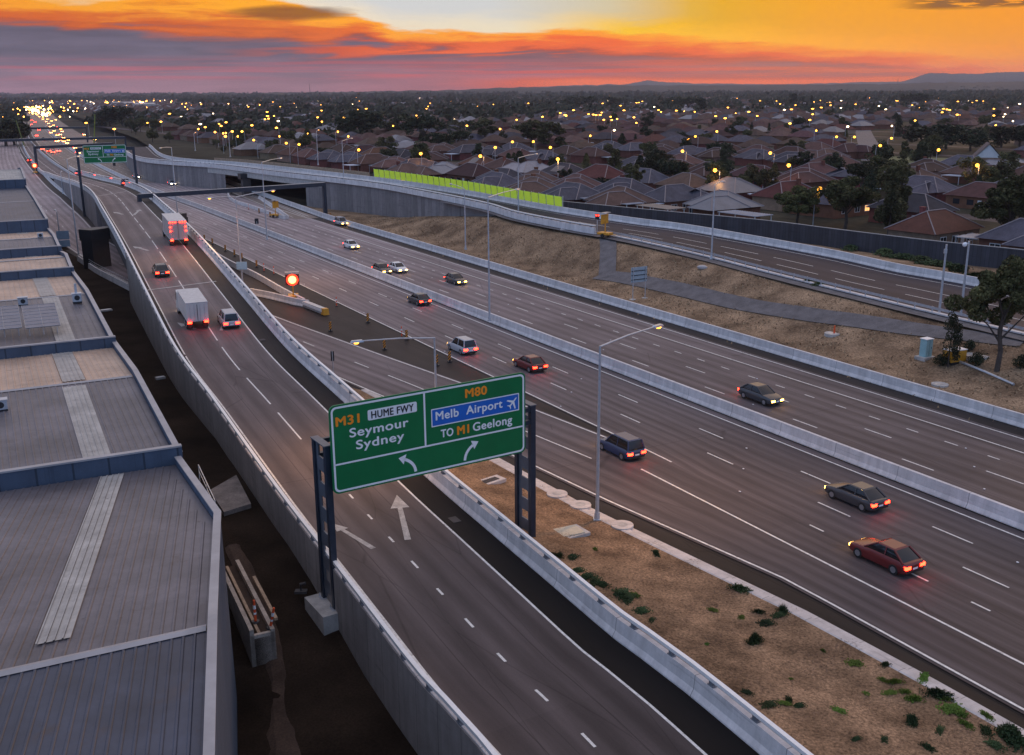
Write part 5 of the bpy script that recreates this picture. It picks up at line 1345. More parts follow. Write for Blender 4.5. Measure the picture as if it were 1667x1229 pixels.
for px, py, lab, r in ((1355, 544, 'pale concrete pit with an orange marker on the dry bank', .9), (1530, 627, 'round pale concrete pit near the verge barrier', .8), (1143, 437, 'white boulder under the guard rail light pole', 0), (918, 376, 'white boulder left of the gravel path top', 0), (860, 358, 'white boulder at the foot of the ramp light pole', 0), (1590, 580, 'flat pale slab beside the big tree', 1.2)):
    p = hit(px, py, embank)
    if r:
        t = thing('concrete_pit', lab, 'pit', p); g = MB(); g.tube([(0, 0, -.3), (0, 0, .14)], r, 14); g.build('pit_ring', M['cplain'], t); g = MB(); g.disc((0, 0, .146), 0, r * .55, 12); g.build('lid', M['galv'], t)
        if 'marker' in lab: g = MB(); g.tube([(.2, 0, .1), (.2, 0, 1.0)], .12, 8, .08); g.build('marker_post', M['redp'], t)
    else:
        g = MB(); g.ball((0, 0, .15), .62, 10, sz=.6)
        g.v = [(x * (1.3 + .3 * noise.noise(Vector((x, y, z * 2)))), y, z) for x, y, z in g.v]
        tag(g.build('boulder', M['cap'], None, p, smooth=True), lab, 'boulder')

# ------------------------------------------------------------------ vegetation
def leaf_mat(name, a, b, rand=.25):
    m = mat(name, a, .75, .35, .5, rand=rand, rgb2=b, spec=.2); return m
LEAF = [leaf_mat('eucalypt_leaves', (.050, .052, .022), (.088, .082, .032)), leaf_mat('dark_leaves', (.026, .033, .017), (.046, .052, .024)), leaf_mat('olive_leaves', (.058, .058, .022), (.10, .09, .034))]
BARK = mat('bark', (.060, .045, .036), .9, .3, 2.0, .3, 10.0)
WEED = [leaf_mat('bright_weed', (.085, .130, .018), (.13, .18, .03), .2), leaf_mat('dark_weed', (.030, .050, .018), (.05, .07, .025), .2)]
def leaves(mb, c, r, n, size, rnd, sz=1.0, up=.4):
    for _ in range(n):
        while True:
            v = Vector((rnd.uniform(-1, 1), rnd.uniform(-1, 1), rnd.uniform(-1, 1)))
            if v.length < 1: break
        v = v * (v.length ** -.45 if v.length > .01 else 1)
        p = Vector(c) + Vector((v.x * r, v.y * r, v.z * r * sz))
        nrm = Vector((rnd.gauss(0, 1), rnd.gauss(0, 1), rnd.gauss(0, 1) + up)).normalized()
        t = nrm.orthogonal().normalized(); b = nrm.cross(t); a = rnd.uniform(0, 6.28)
        t, b = t * math.cos(a) + b * math.sin(a), b * math.cos(a) - t * math.sin(a)
        s = size * rnd.uniform(.6, 1.3)
        mb.face([p - t * s * .5, p + b * s * .32, p + t * s * .5, p - b * s * .32])
def tree_meshes(kind, seed, q=1.0, size=.42):
    """unit trees about 8 m high; returns trunk mesh and crown mesh"""
    rnd = random.Random(seed); tk = MB(); cr = MB()
    if kind == 'round':
        tips = []
        tk.tube([(0, 0, -.4), (.1, .05, 1.2), (.0, .1, 2.6)], .24, 8, .17)
        for k in range(7):
            a = k * .9 + rnd.random(); l = rnd.uniform(1.4, 2.6); e = Vector((math.cos(a) * l, math.sin(a) * l, rnd.uniform(3.6, 6.4)))
            tk.tube([(0, .1, 2.3 + .1 * k), Vector((0, .1, 2.4)).lerp(e, .5) + Vector((0, 0, .3)), e], .10, 5, .03); tips.append(e)
        tips.append(Vector((0, 0, 6.9)))
        for e in tips:
            for j in range(5):
                c = e + Vector((rnd.gauss(0, .65), rnd.gauss(0, .65), rnd.gauss(0, .6))); leaves(cr, c, rnd.uniform(.55, 1.05), int(75 * q), size, rnd)
    elif kind == 'gum':
        tk.tube([(0, 0, -.4), (.15, 0, 1.5), (-.1, .1, 3.0), (.1, 0, 4.6)], .22, 8, .12)
        for k in range(9):
            a = k * 2.4 + rnd.random(); l = rnd.uniform(1.0, 2.7); z0 = rnd.uniform(1.8, 4.2); e = Vector((math.cos(a) * l, math.sin(a) * l, z0 + rnd.uniform(1.2, 3.4)))
            tk.tube([(0, 0, z0), Vector((0, 0, z0)).lerp(e, .5) + Vector((.2, .1, .1)), e], .085, 5, .025)
            for j in range(4):
                c = e + Vector((rnd.gauss(0, .55), rnd.gauss(0, .55), rnd.gauss(.1, .5))); leaves(cr, c, rnd.uniform(.45, .9), int(70 * q), size, rnd, .75)
        for j in range(5): leaves(cr, (rnd.gauss(0, .7), rnd.gauss(0, .7), 6.8 + rnd.random()), .7, int(60 * q), size, rnd)
    elif kind == 'tall':
        tk.tube([(0, 0, -.4), (.1, 0, 2.5), (0, .1, 6.8)], .20, 8, .05)
        for k in range(26):
            z = 1.2 + 6.6 * k / 26; r = 1.75 * math.sin(math.pi * min(1, (z + .4) / 8.9)) ** .7 * rnd.uniform(.6, 1.0); a = rnd.uniform(0, 6.28)
            leaves(cr, (math.cos(a) * r, math.sin(a) * r, z), rnd.uniform(.6, 1.0), int(85 * q), size, rnd)
    elif kind == 'cypress':
        tk.tube([(0, 0, -.3), (0, 0, 6)], .14, 6, .04)
        for k in range(30):
            z = .6 + 7.2 * k / 30; r = .95 * (1 - (k / 30) ** 2.2) + .1; leaves(cr, (rnd.gauss(0, .2) * r, rnd.gauss(0, .2) * r, z), r, int(45 * q), size * .8, rnd, .9, 1.2)
    elif kind == 'conifer':
        tk.tube([(0, 0, -.3), (0, 0, 7)], .18, 6, .04)
        for k in range(24):
            z = .8 + 7.0 * k / 24; r = 2.5 * (1 - k / 24) ** .8 + .15
            for j in range(4): a = rnd.uniform(0, 6.28); leaves(cr, (math.cos(a) * r * .6, math.sin(a) * r * .6, z), r * .5 + .15, int(26 * q), size * .9, rnd, .5)
    elif kind == 'bush':
        tk.tube([(0, 0, -.2), (0, 0, .8)], .10, 5, .05)
        for k in range(12): a = k * .7; r = rnd.uniform(0, 1.3); leaves(cr, (math.cos(a) * r, math.sin(a) * r, rnd.uniform(.6, 1.9)), rnd.uniform(.5, .9), int(55 * q), size, rnd)
    return tk.mesh('trunk', BARK), cr
def make_tree(name, label, cat, loc, meshes, leafm, s, rz_=0.0, group=None):
    tk, cr = meshes
    t = thing(name, label, cat, loc, rz_, group); t.scale = (s, s, s) if not isinstance(s, tuple) else s
    link('trunk', tk, t); link('crown', cr, t); return t
TM = {}
def tm(kind, seed, leaf, q=1.0, size=.42):
    key = (kind, seed, leaf, q, size)
    if key not in TM: tk, cr = tree_meshes(kind, seed, q, size); TM[key] = (tk, cr.mesh('crown', LEAF[leaf]))
    return TM[key]
def tree_px(name, label, bx, by, topy, kind, seed, leaf, zf=None, zb=SUB, wide=1.0, q=1.0, size=.42, group=None):
    p = hit(bx, by, zf) if zf else at(bx, by, zb)
    h = plane_hit(bx, topy, p, Vector((1, 0, 0))).z - p.z; s = h / 8.0
    return make_tree(name, label, 'tree', p, tm(kind, seed, leaf, q, size), None, (s * wide, s * wide, s), seed * 1.3, group)
# trees on the bank and along the fence
tree_px('gum_tree', 'open crowned gum tree on the dry bank at the right edge beside the grey poles', 1622, 604, 428, 'gum', 5, 0, embank, q=7.5, size=.27, wide=.92)
tree_px('young_gum_tree', 'small dark young tree on the bank between the teal cabinet and the orange box', 1543, 598, 512, 'tall', 3, 1, embank, q=1.2, size=.34, wide=.75)
for px, py, s, lab in ((1530, 596, .55, 'low dark shrub at the foot of the young tree'), (1588, 596, .62, 'rounded dark shrub below the big gum tree'), (1577, 571, .5, 'small dark shrub left of the gum trunk'), (1661, 600, .6, 'low shrub at the right picture edge below the gum tree')):
    make_tree('shrub', lab, 'shrub', hit(px, py, embank), tm('bush', 4, 1, 1.5, .28), None, s)
FT = []
def fence_tree(bx, by, top, kind, seed, leaf, wide, lab, zb=3.0, q=5.5, size=.30): FT.append(at(bx, by, zb)); tree_px('street_tree', lab, bx, by, top, kind, seed, leaf, None, zb, wide, q, size)
fence_tree(1298, 368, 303, 'round', 12, 2, 1.35, 'round bushy tree behind the dark fence, leftmost of three')
fence_tree(1375, 373, 291, 'round', 14, 0, 1.4, 'wide bushy tree behind the dark fence in the middle of three')
fence_tree(1446, 383, 268, 'tall', 15, 0, 1.0, 'tall oval tree behind the dark fence, rightmost of three')
fence_tree(1640, 405, 285, 'gum', 17, 0, 1.15, 'large ragged gum tree behind the fence at the right picture edge')
fence_tree(1655, 380, 300, 'round', 18, 0, .8, 'dark bushy tree at the right edge above the gum tree')
fence_tree(1590, 322, 283, 'conifer', 19, 1, .9, 'dark conifer clump among roofs left of the ragged gum')
fence_tree(1212, 317, 287, 'round', 21, 2, 1.3, 'low olive tree between roofs above the fence')
fence_tree(1172, 312, 289, 'bush', 22, 2, 1.2, 'olive shrub mass between roofs left of the low tree')
BIG = [(600, 228, 180, 'round', 1.7), (650, 226, 186, 'round', 1.6), (690, 238, 184, 'round', 1.4), (722, 250, 216, 'round', 1.5), (700, 246, 214, 'round', 1.3), (750, 246, 210, 'round', 1.3), (790, 236, 194, 'gum', 1.6), (866, 246, 196, 'gum', 1.6), (892, 248, 200, 'gum', 1.4),
       (828, 284, 248, 'conifer', 1.15), (846, 286, 244, 'conifer', 1.2), (640, 268, 243, 'round', 1.2), (568, 228, 190, 'round', 1.5), (730, 206, 186, 'tall', 1.5), (1034, 243, 217, 'cypress', 1.2), (1223, 222, 198, 'cypress', 1.1), (1251, 223, 199, 'cypress', 1.1), (1461, 222, 185, 'cypress', 1.6),
       (980, 225, 204, 'round', 1.2), (950, 228, 207, 'conifer', 1.0), (1500, 245, 204, 'round', 1.9), (1540, 243, 202, 'round', 2.0), (1580, 246, 206, 'round', 1.8), (1520, 250, 222, 'round', 1.5), (1630, 240, 205, 'round', 1.8), (1660, 240, 200, 'round', 1.7), (1480, 250, 226, 'bush', 1.4),
       (1140, 188, 160, 'tall', 1.5), (930, 178, 154, 'round', 1.8), (960, 178, 156, 'round', 1.7), (1000, 178, 158, 'round', 2.0), (1090, 182, 157, 'round', 1.6), (1120, 182, 157, 'round', 1.8), (1290, 176, 152, 'tall', 1.3), (1320, 177, 154, 'cypress', 1.3), (1480, 172, 152, 'round', 2.2), (1500, 172, 152, 'round', 2.0),
       (180, 205, 172, 'round', 2.0), (200, 205, 172, 'round', 1.8), (10, 238, 192, 'round', 2.0), (24, 236, 193, 'round', 1.7), (500, 250, 226, 'round', 1.6), (530, 262, 240, 'round', 1.5), (455, 246, 228, 'bush', 1.7), (1300, 215, 190, 'round', 1.3), (1165, 262, 236, 'round', 1.1), (1190, 262, 240, 'round', 1.1), (1110, 232, 214, 'round', 1.2), (1060, 250, 233, 'bush', 1.3)]
for k, (bx, by, ty, kd, wd) in enumerate(BIG):
    nm = {'cypress': 'cypress_tree', 'conifer': 'conifer_tree', 'gum': 'gum_tree'}.get(kd, 'suburban_tree')
    lb = {'cypress': 'narrow dark cypress standing above the suburban roofs', 'conifer': 'dark pointed conifer among the suburban roofs', 'gum': 'tall spreading gum tree among the suburban roofs', 'tall': 'tall oval tree among the suburban roofs', 'bush': 'low broad tree among the suburban roofs'}.get(kd, 'large round dark tree among the suburban roofs')
    tree_px(nm, lb, bx, by, ty, kd, 30 + k % 3, 1 if kd != 'gum' else 0, None, SUB if bx > 60 else 0, wd, .8, .6, lb.split(' among')[0].split(' standing')[0] + 's in the suburb')

# ------------------------------------------------------------------ weeds on the mulch
def weed_mesh(seed, r, h, n, m, blade=False):
    rnd = random.Random(seed); g = MB()
    for _ in range(n):
        a = rnd.uniform(0, 6.28); d = min(1.6 * r, r * abs(rnd.gauss(0, .55 + .25 * math.sin(2 * a + seed)))); c = Vector((math.cos(a) * d, math.sin(a) * d, 0)); hh = h * rnd.uniform(.5, 1.1) * (1 - .5 * d / r)
        lean = Vector((rnd.gauss(0, .3), rnd.gauss(0, .3), 1)).normalized(); s = Vector((rnd.gauss(0, 1), rnd.gauss(0, 1), 0)).normalized() * (.02 if blade else .05)
        tip = c + lean * hh; mid = c + lean * hh * .5 + s * 1.2
        g.face([c - s, c + s, mid, tip])
        if not blade:
            for j in range(2):
                q = c + lean * hh * rnd.uniform(.4, 1); v = Vector((rnd.gauss(0, 1), rnd.gauss(0, 1), rnd.uniform(0, .6))).normalized() * .12; w_ = v.orthogonal().normalized() * .05
                g.face([q, q + v * .5 + w_, q + v, q + v * .5 - w_])
    return g.mesh('weed', m)
WM = [weed_mesh(1, .55, .20, 420, WEED[0]), weed_mesh(2, .60, .35, 480, WEED[1]), weed_mesh(3, .65, .75, 700, WEED[1]), weed_mesh(4, .40, .9, 420, WEED[1], True), weed_mesh(5, .45, .16, 320, WEED[0])]
WP = [(1204, 960, 1, 1.2), (1161, 994, 0, .7), (1235, 997, 1, .7), (1207, 1006, 0, .6), (1274, 997, 3, 1.0), (1268, 1003, 1, .9), (1247, 1016, 1, .9), (1228, 1046, 2, 1.15), (1392, 1081, 0, .9), (1441, 1083, 1, .6), (1504, 1104, 0, 1.1), (1455, 1111, 0, 1.0), (1436, 1107, 4, .7), (1449, 1129, 0, .8), (1473, 1127, 0, .7), (1487, 1139, 0, 1.0), (1526, 1132, 1, 1.3), (1536, 1138, 0, .9), (1550, 1156, 0, 1.2), (1562, 1163, 0, .9), (1572, 1180, 0, .9), (1606, 1166, 0, .9), (1605, 1192, 1, .9), (1484, 1176, 2, .8), (1646, 1205, 2, 1.3), (1640, 1200, 3, 1.5), (1366, 1158, 0, .8), (1277, 1146, 0, .7), (1252, 1149, 1, .8), (1284, 1142, 1, .7), (1300, 1151, 1, .7), (1216, 1129, 1, .6), (1410, 1130, 4, .6), (1393, 1205, 1, .6), (1288, 1106, 4, .4), (894, 905, 1, 1.0), (932, 909, 1, .9), (940, 931, 1, .9), (955, 941, 1, 1.1), (968, 948, 1, 1.1), (980, 953, 1, .9), (1012, 970, 1, 1.3), (1022, 977, 1, 1.2), (1034, 970, 0, .8), (1044, 996, 1, .9), (1061, 1011, 1, .6), (969, 895, 0, .6), (1068, 902, 1, .9), (912, 908, 3, .8), (1440, 1205, 1, .5), (1510, 1218, 1, .7), (1150, 1050, 4, .5), (1340, 1060, 4, .5), (1530, 1190, 1, .7), (1620, 1215, 1, .8)]
WL = ['bright green low weed patch in the mulch', 'dark green weed clump in the mulch', 'rounded dark bush in the mulch', 'spiky grassy tuft in the mulch', 'tiny bright weed patch in the mulch']
for px, py, k, s in WP:
    p = hit(px, py, mulch_z); p.z += .03
    o = link('weed_clump', WM[k], None, p, RND.uniform(0, 6)); s *= .64; o.scale = (s, s * RND.uniform(.6, 1.2), s); tag(o, WL[k], 'weed', WL[k].replace(' in the mulch', 's'))
# loose mulch chips and dry tussock make one uncountable layer each
g = MB(); rnd = random.Random(5)
for _ in range(15000):
    a, b = rnd.choice(rows); t_ = rnd.random(); p = a.lerp(b, t_); p.y += rnd.uniform(-1.5, 1.5); p.x += rnd.uniform(-.8, .8)
    if p.y > 80: continue
    p.z = mulch_z(p.x, p.y) + .035 if rnd.random() < .0 else p.z
    q = a.lerp(b, t_); zz = a.z + (b.z - a.z) * smooth(t_ * 1.15) + .03 + rnd.random() * .05
    v = Vector((rnd.gauss(0, 1), rnd.gauss(0, 1), rnd.gauss(0, .3))).normalized() * rnd.uniform(.04, .11); w_ = Vector((-v.y, v.x, v.z)).normalized() * .018; c = Vector((q.x + rnd.uniform(-1, 1) * .6, q.y + rnd.uniform(-1, 1), zz))
    g.face([c - v, c + w_, c + v, c - w_])
stuff(g.build('bark_chips', mat('bark_chips', (.19, .115, .075), .95, .5, 4.0, spec=.2)), 'loose bark chips on the mulch', 'bark chips')
g = MB()
for _ in range(34000):
    i = rnd.randrange(len(bb)); p = bb[i] + Vector((rnd.uniform(0, 34), rnd.uniform(-6, 16), 0))
    if p.y > 235 or p.y < 60: continue
    da_, db_ = closest(p, BBc)[0], closest(p, RNc)[0]
    if da_ < .6 or db_ < 1.8 or (p - min(RNc, key=lambda q: (q - p).xy.length)).x > 0 and da_ > 12: continue
    if noise.noise(p * .22) + rnd.uniform(-.5, .5) < -.15: continue
    z0 = embank(p.x, p.y); h = rnd.uniform(.08, .26); s = Vector((rnd.gauss(0, 1), rnd.gauss(0, 1), 0)).normalized() * .09; l = Vector((rnd.gauss(0, .15), rnd.gauss(0, .15), h)); c = Vector((p.x, p.y, z0))
    d1 = min((c - q).xy.length for q in PATHS[::2])
    if d1 < 1.6: continue
    g.face([c - s, c + s, c + l + s * .2, c + l - s * .6])
stuff(g.build('dry_tussock', mat('dry_tussock', (.34, .225, .13), .95, .35, 1.0, spec=.15)), 'short dry grass on the bank', 'dry grass')
for px, py, s in ((1500, 425, 1.6), (1440, 412, 1.5), (1560, 440, 1.7), (1530, 432, 1.6), (1385, 405, 1.3), (1470, 420, 1.5), (1165, 372, 1.2), (1590, 452, 1.5)):
    o = link('grass_tuft', WM[1], None, at(px, py, 3.4), RND.uniform(0, 6)); o.scale = (s * 2.2, s * 1.6, s * 1.4); tag(o, 'dark green grass tuft on the verge below the dark fence', 'grass tuft', 'grass tufts below the dark fence')
for px, py in ((1316, 462), (1332, 467)):
    o = link('grass_tuft', WM[2], None, hit(px, py, embank), 1.0); o.scale = (1.3, 1.3, 1.0); tag(o, 'dry brown tuft at the guard rail on the bank', 'grass tuft', 'tufts at the guard rail')

# ------------------------------------------------------------------ suburb
ROOFM = [mat('roof_tiles_plum', (.074, .034, .032), .7, .25, .5, rand=.45, fine=.15, fscale=3, spec=.15), mat('roof_tiles_brown', (.080, .046, .038), .7, .25, .5, rand=.45, fine=.15, fscale=3, spec=.15), mat('roof_tiles_slate', (.058, .054, .068), .7, .25, .5, rand=.45, fine=.15, fscale=3, spec=.15)]
BRICK = [mat('red_brick', (.16, .065, .045), .85, .2, .8, rand=.25, fine=.15, spec=.15), mat('tan_brick', (.24, .16, .11), .85, .2, .8, rand=.25, fine=.15, spec=.15)]
RIDGE = mat('pale_ridge_tiles', (.24, .20, .20), .7, .1, 1.0); WIN = mat('dark_window', (.02, .022, .028), .15, .1, 1.0); FRAME = mat('white_frame', (.62, .60, .58), .5, .05, 1.0)
WINLIT = emis('lit_window', (1.0, .48, .14), 1.3)
def hip(mb, rb, x0, x1, y0, y1, z, rise, over=.55, ends=(True, True)):
    x0, x1, y0, y1 = x0 - over, x1 + over, y0 - over, y1 + over; wy = (y1 - y0) / 2; yc = (y0 + y1) / 2
    a, b = (x0 + wy * .95 if ends[0] else x0), (x1 - wy * .95 if ends[1] else x1); r0, r1 = Vector((a, yc, z + rise)), Vector((b, yc, z + rise))
    c = [Vector((x0, y0, z)), Vector((x1, y0, z)), Vector((x1, y1, z)), Vector((x0, y1, z))]
    mb.face([c[0], c[1], r1, r0]); mb.face([c[2], c[3], r0, r1]); mb.face([c[3], c[0], r0]); mb.face([c[1], c[2], r1])
    mb.face([c[3], c[2], c[1], c[0]])
    up = Vector((0, 0, .05))
    for p, q in ((c[0], r0), (c[3], r0), (c[1], r1), (c[2], r1), (r0, r1)): rb.tube([p + up, q + up], .105, 4)
def house_kit(variant, rm, bm_):
    d = []
    w, r, rb = MB(), MB(), MB(); wn, fr = MB(), MB()
    L, W_ = (14, 9) if variant % 2 == 0 else (12.5, 10)
    w.box(0, 0, -.3, L, W_, 3.1); hip(r, rb, -L / 2, L / 2, -W_ / 2, W_ / 2, 2.8, 3.0)
    if variant in (1, 3, 4): w.box(3.2, -6.0, -.3, 6.4, 5.0, 3.1); 
    if variant in (1, 3, 4):
        rr_, rrb = MB(), MB(); hip(rr_, rrb, -2.5 - 2.5, 5.2, -3.2, 3.2, 2.8, 2.3)
        for src, dst in ((rr_, r), (rrb, rb)):
            for f in src.f: dst.face([(3.2 - src.v[i][1] * 1, src.v[i][0] * -1 - 4.2, src.v[i][2] + .01) for i in f][::-1] if False else [(3.2 + src.v[i][1], -(src.v[i][0]) - 4.0, src.v[i][2] + .01) for i in f])
    if variant == 2:
        r2, rb2 = MB(), MB(); hip(r2, rb2, 1, 6.6, -7.6, 0, 2.82, 2.2)
        for f in r2.f: r.face([r2.v[i] for i in f])
        for f in rb2.f: rb.face([rb2.v[i] for i in f])
        w.box(3.8, -5.5, -.3, 5.4, 4.0, 3.1)
    parts = [('wall', w.mesh('wall', bm_)), ('roof', r.mesh('roof', rm)), ('ridge_cap', rb.mesh('ridge_cap', RIDGE))]
    wins = []
    for s in (-1, 1):
        for x in (-4.2, -.6, 4.0):
            wins.append((x, s * (W_ / 2 + .02), 0 if s > 0 else math.pi))
    ch = MB(); ch.box(-2.2, 1.2, 3.6, .8, .8, 2.7); ch.box(-2.2, 1.2, 6.3, .95, .95, .12)
    return parts, wins, ch.mesh('chimney', BRICK[0])
wq = MB(); wq.box(0, 0, 0.9, 1.7, .06, 1.2); WMH = wq.mesh('window', WIN); fq = MB()
for x in (-.88, 0, .88): fq.box(x, .01, .86, .09, .08, 1.28)
for z_ in (.84, 2.08): fq.box(0, .01, z_, 1.85, .08, .09)
FMH = fq.mesh('frame', FRAME); wq = MB(); wq.box(0, 0, .9, 1.7, .06, 1.2); WML = wq.mesh('window', WINLIT); dq = MB(); dq.box(0, 0, 0, 1.0, .08, 2.1); DMH = dq.mesh('door', FRAME)
ROOFM += [mat('roof_tiles_terracotta', (.085, .033, .024), .7, .2, .5, rand=.3, fine=.15, fscale=3, spec=.15), mat('roof_sheet_pale', (.16, .16, .18), .5, .15, .5, rand=.3)]
KITS = [house_kit(v, ROOFM[v % 3 if v < 3 else (0, 1)[v % 2]], BRICK[0 if v != 3 else 1]) for v in range(5)] + [house_kit(0, ROOFM[3], BRICK[1]), house_kit(1, ROOFM[4], BRICK[0]), house_kit(4, ROOFM[2], BRICK[0])]
cq = MB(); cq.box(-9.2, -1.5, 2.45, 4.2, 6.0, .12)
for x_, y_ in ((-11.1, -4.3), (-11.1, 1.3)): cq.box(x_, y_, 0, .12, .12, 2.45)
for k in range(8): cq.box(-11.0 + k * .52, -1.5, 2.57, .08, 6.0, .04)
sq_ = MB(); ys_, zs_ = (1.3, 4.0), (2.8 + 3 * (1 - 1.3 / 5.05) + .10, 2.8 + 3 * (1 - 4.0 / 5.05) + .10)
for k in range(4): sq_.face([(-2.2 + k * 1.1, ys_[1], zs_[1]), (-1.16 + k * 1.1, ys_[1], zs_[1]), (-1.16 + k * 1.1, ys_[0], zs_[0]), (-2.2 + k * 1.1, ys_[0], zs_[0])])
SOLP = sq_.mesh('solar_panel', mat('dark_solar', (.012, .015, .035), .15, .1, 1.0))
CARPORT = cq.mesh('carport', mat('carport_sheet', (.50, .50, .53), .45, .15, .6, rand=.35))
DU, DW = Vector((-.56, .83, 0)).normalized(), Vector((.83, .56, 0)).normalized(); UA = math.atan2(DU.y, DU.x)
def proj(p):
    d = ROT.transposed() @ (Vector(p) - Vector((0, 0, CAM_H))); return (CX + FOC * d.x / d.z, CY + FOC * d.y / d.z) if d.z > 1 else (-9999, -9999)
lots = []; rnd = random.Random(21)
wrow = 134.5; k = 0
rowsW = []
ww = 151.0; rowsW.append((137.5, math.pi))
while ww < 2600: rowsW.append((ww, math.pi)); rowsW.append((ww + 22.5, 0.0)); ww += 22.5 + 33
for ri, (w_, face_) in enumerate(rowsW):
    u = -60 + rnd.uniform(0, 8)
    while u < 3600:
        p = DU * u + DW * (w_ + rnd.uniform(-1.5, 1.5)); u += rnd.uniform(14.2, 17.5)
        if ri > 1 and int((u + ri * 37) / 190) != int((u - 18 + ri * 37) / 190): continue       # cross streets
        x, y = proj((p.x, p.y, SUB + 3))
        if not (-30 < x < 1697) or p.y < 60: continue
        if y < 152: continue
        if any((p - f_).xy.length < 8.0 for f_ in FT): continue
        if ri == 0 and (p - min(FENCE, key=lambda q: (q - p).xy.length)).xy.length < 9.5: continue
        if ri == 0 and (p.y < 190 or p.y > 330): continue
        if p.y > 260 and min((m_ - p).xy.length for m_ in ME[::14]) < 62: continue
        if abs(x - 1417) < 36 and 205 < y < 268: continue                                        # the street seen end-on
        if 1440 < x < 1660 and 210 < y < 262: continue                                           # the grove and park at right
        dens = .86 if y > 215 else (.75 if x > 620 else .35)
        if ri > 2 and rnd.random() > dens: continue
        lots.append((p.length, p, UA + face_ + math.pi * 0 + rnd.choice((0, 0, 0, math.pi / 2)) + rnd.gauss(0, .03), x, y, ri))
lots.sort(key=lambda l: l[0])
NEARH = 285
print('lots', len(lots), 'limit distance', lots[min(NEARH, len(lots) - 1)][0])
first = {}
CNAME = {0: 'plum', 1: 'brown', 2: 'slate grey', 3: 'brown', 4: 'plum'}
for i, (dist, p, a, x, y, ri) in enumerate(lots[:NEARH]):
    v = rnd.choice((0, 0, 1, 1, 2, 2, 3, 3, 4, 4, 5, 6, 7, 7)); parts, wins, chm = KITS[v]; v_ = v; v = {5: 0, 6: 1, 7: 4}.get(v, v)
    shape = {0: 'plain hip roofed', 1: 'wing roofed', 2: 'stepped hip roofed', 3: 'wing roofed', 4: 'wing roofed'}[v]
    wherew = 'in the row right behind the dark fence' if ri <= 1 else ('in the second row behind the fence' if ri == 2 else ('in the middle of the suburb' if dist < 330 else 'far back in the suburb'))
    lab = '%s %s brick house %s' % ({5: 'terracotta', 6: 'pale sheet', 7: 'slate grey'}.get(v_, CNAME[v]), shape, wherew)
    t = thing('brick_house', lab, 'house', (p.x, p.y, SUB), a, 'houses ' + wherew)
    for nm, me in parts:
        if nm == 'ridge_cap' and dist > 420: continue
        o = link(nm, me, t)
        if nm == 'roof' and dist < 330 and rnd.random() < .45: link('chimney', chm, o)
    if rnd.random() < .36 and dist < 520: link('carport', CARPORT, t)
    if dist < 300:
        for kx, (wx, wy, wa) in enumerate(wins):
            lit = rnd.random() < .06
            wo = link('window', WML if lit else WMH, t, (wx, wy, 0), wa)
            if dist < 230: link('frame', FMH, wo)
        link('door', DMH, t, (1.8, wins[0][1], 0))
    t.scale = (.92, .92, .92 * rnd.uniform(.95, 1.1) if dist < 300 else .92)
    if dist < 330 and rnd.random() < .16 and v in (0, 2): link('solar_panel', SOLP, t)
# the rest of the suburb, too many and too small to tell apart
gw, gr_ = MB(), MB()
for dist, p, a, x, y, ri in lots[NEARH:]:
    c, s = math.cos(a), math.sin(a); L, W_ = rnd.uniform(11, 15), rnd.uniform(8, 10)
    gw.box(p.x, p.y, SUB - 1.5, L, W_, 4.3, a)
    tmp, dum = MB(), MB(); hip(tmp, dum, -L / 2, L / 2, -W_ / 2, W_ / 2, 2.8, 2.9)
    for f in tmp.f[:4]: gr_.face([(p.x + tmp.v[i][0] * c - tmp.v[i][1] * s, p.y + tmp.v[i][0] * s + tmp.v[i][1] * c, SUB + tmp.v[i][2]) for i in f], mi=rnd.choice((0, 0, 1, 1, 2, 2, 3, 4)))
o = stuff(gw.build('distant_houses', BRICK[1]), 'mass of distant brick houses', 'houses'); stuff(gr_.build('distant_roofs', ROOFM), 'mass of distant tiled roofs', 'roofs')
# white patio roofs behind the fence
q = MB()
for k, (px, py, px2, py2, lab) in enumerate(((935, 322, 985, 318, 'white flat patio roof nearest the lime panels'), (985, 330, 1035, 324, 'long white patio roof behind the dark fence left of the ramp signal'), (1040, 336, 1110, 333, 'beige flat patio roof behind the dark fence'), (1190, 349, 1235, 342, 'white patio roof right of the guard rail light pole'), (1500, 368, 1575, 358, 'white ribbed carport roof behind the fence right of the tall oval tree'),)):
    a, b = at(px, py, 6.1), at(px2, py2, 6.1); L = max(6, (b - a).length * .45); t = thing('patio_roof', lab, 'patio roof', ((a.x + b.x) / 2, (a.y + b.y) / 2, SUB), UA)
    g = MB(); g.box(0, 0, 2.85, 9.5, 4.6, .10)
    for j in range(16): g.box(-4.5 + j * .6, 0, 2.95, .09, 4.6, .05)
    g.build('roof_sheet', mat('patio_sheet', (.34, .34, .37) if 'beige' not in lab else (.34, .27, .22), .5, .12, .8), t)
    for x, y in ((-4.4, -2.1), (4.4, -2.1), (-4.4, 2.1), (4.4, 2.1)): g = MB(); g.box(x, y, 0, .14, .14, 2.85); g.build('post', FRAME, t)
p = at(1605, 268, SUB)
t = thing('gabled_house', 'house with a steep pale triangular gable at the right edge beside the grove', 'house', p, rad(70))
g = MB(); g.box(0, 0, 0, 11, 8, 2.6); g.build('wall', BRICK[1], t)
g = MB(); g.face([(-6, -4.6, 2.3), (6, -4.6, 2.3), (6, 0, 7.2), (-6, 0, 7.2)]); g.face([(6, 4.6, 2.3), (-6, 4.6, 2.3), (-6, 0, 7.2), (6, 0, 7.2)]); g.build('roof', ROOFM[2], t)
g = MB(); g.face([(5.5, -4, 2.6), (5.5, 4, 2.6), (5.5, 0, 6.8)]); g.face([(-5.5, 4, 2.6), (-5.5, -4, 2.6), (-5.5, 0, 6.8)]); g.build('gable', FRAME, t)
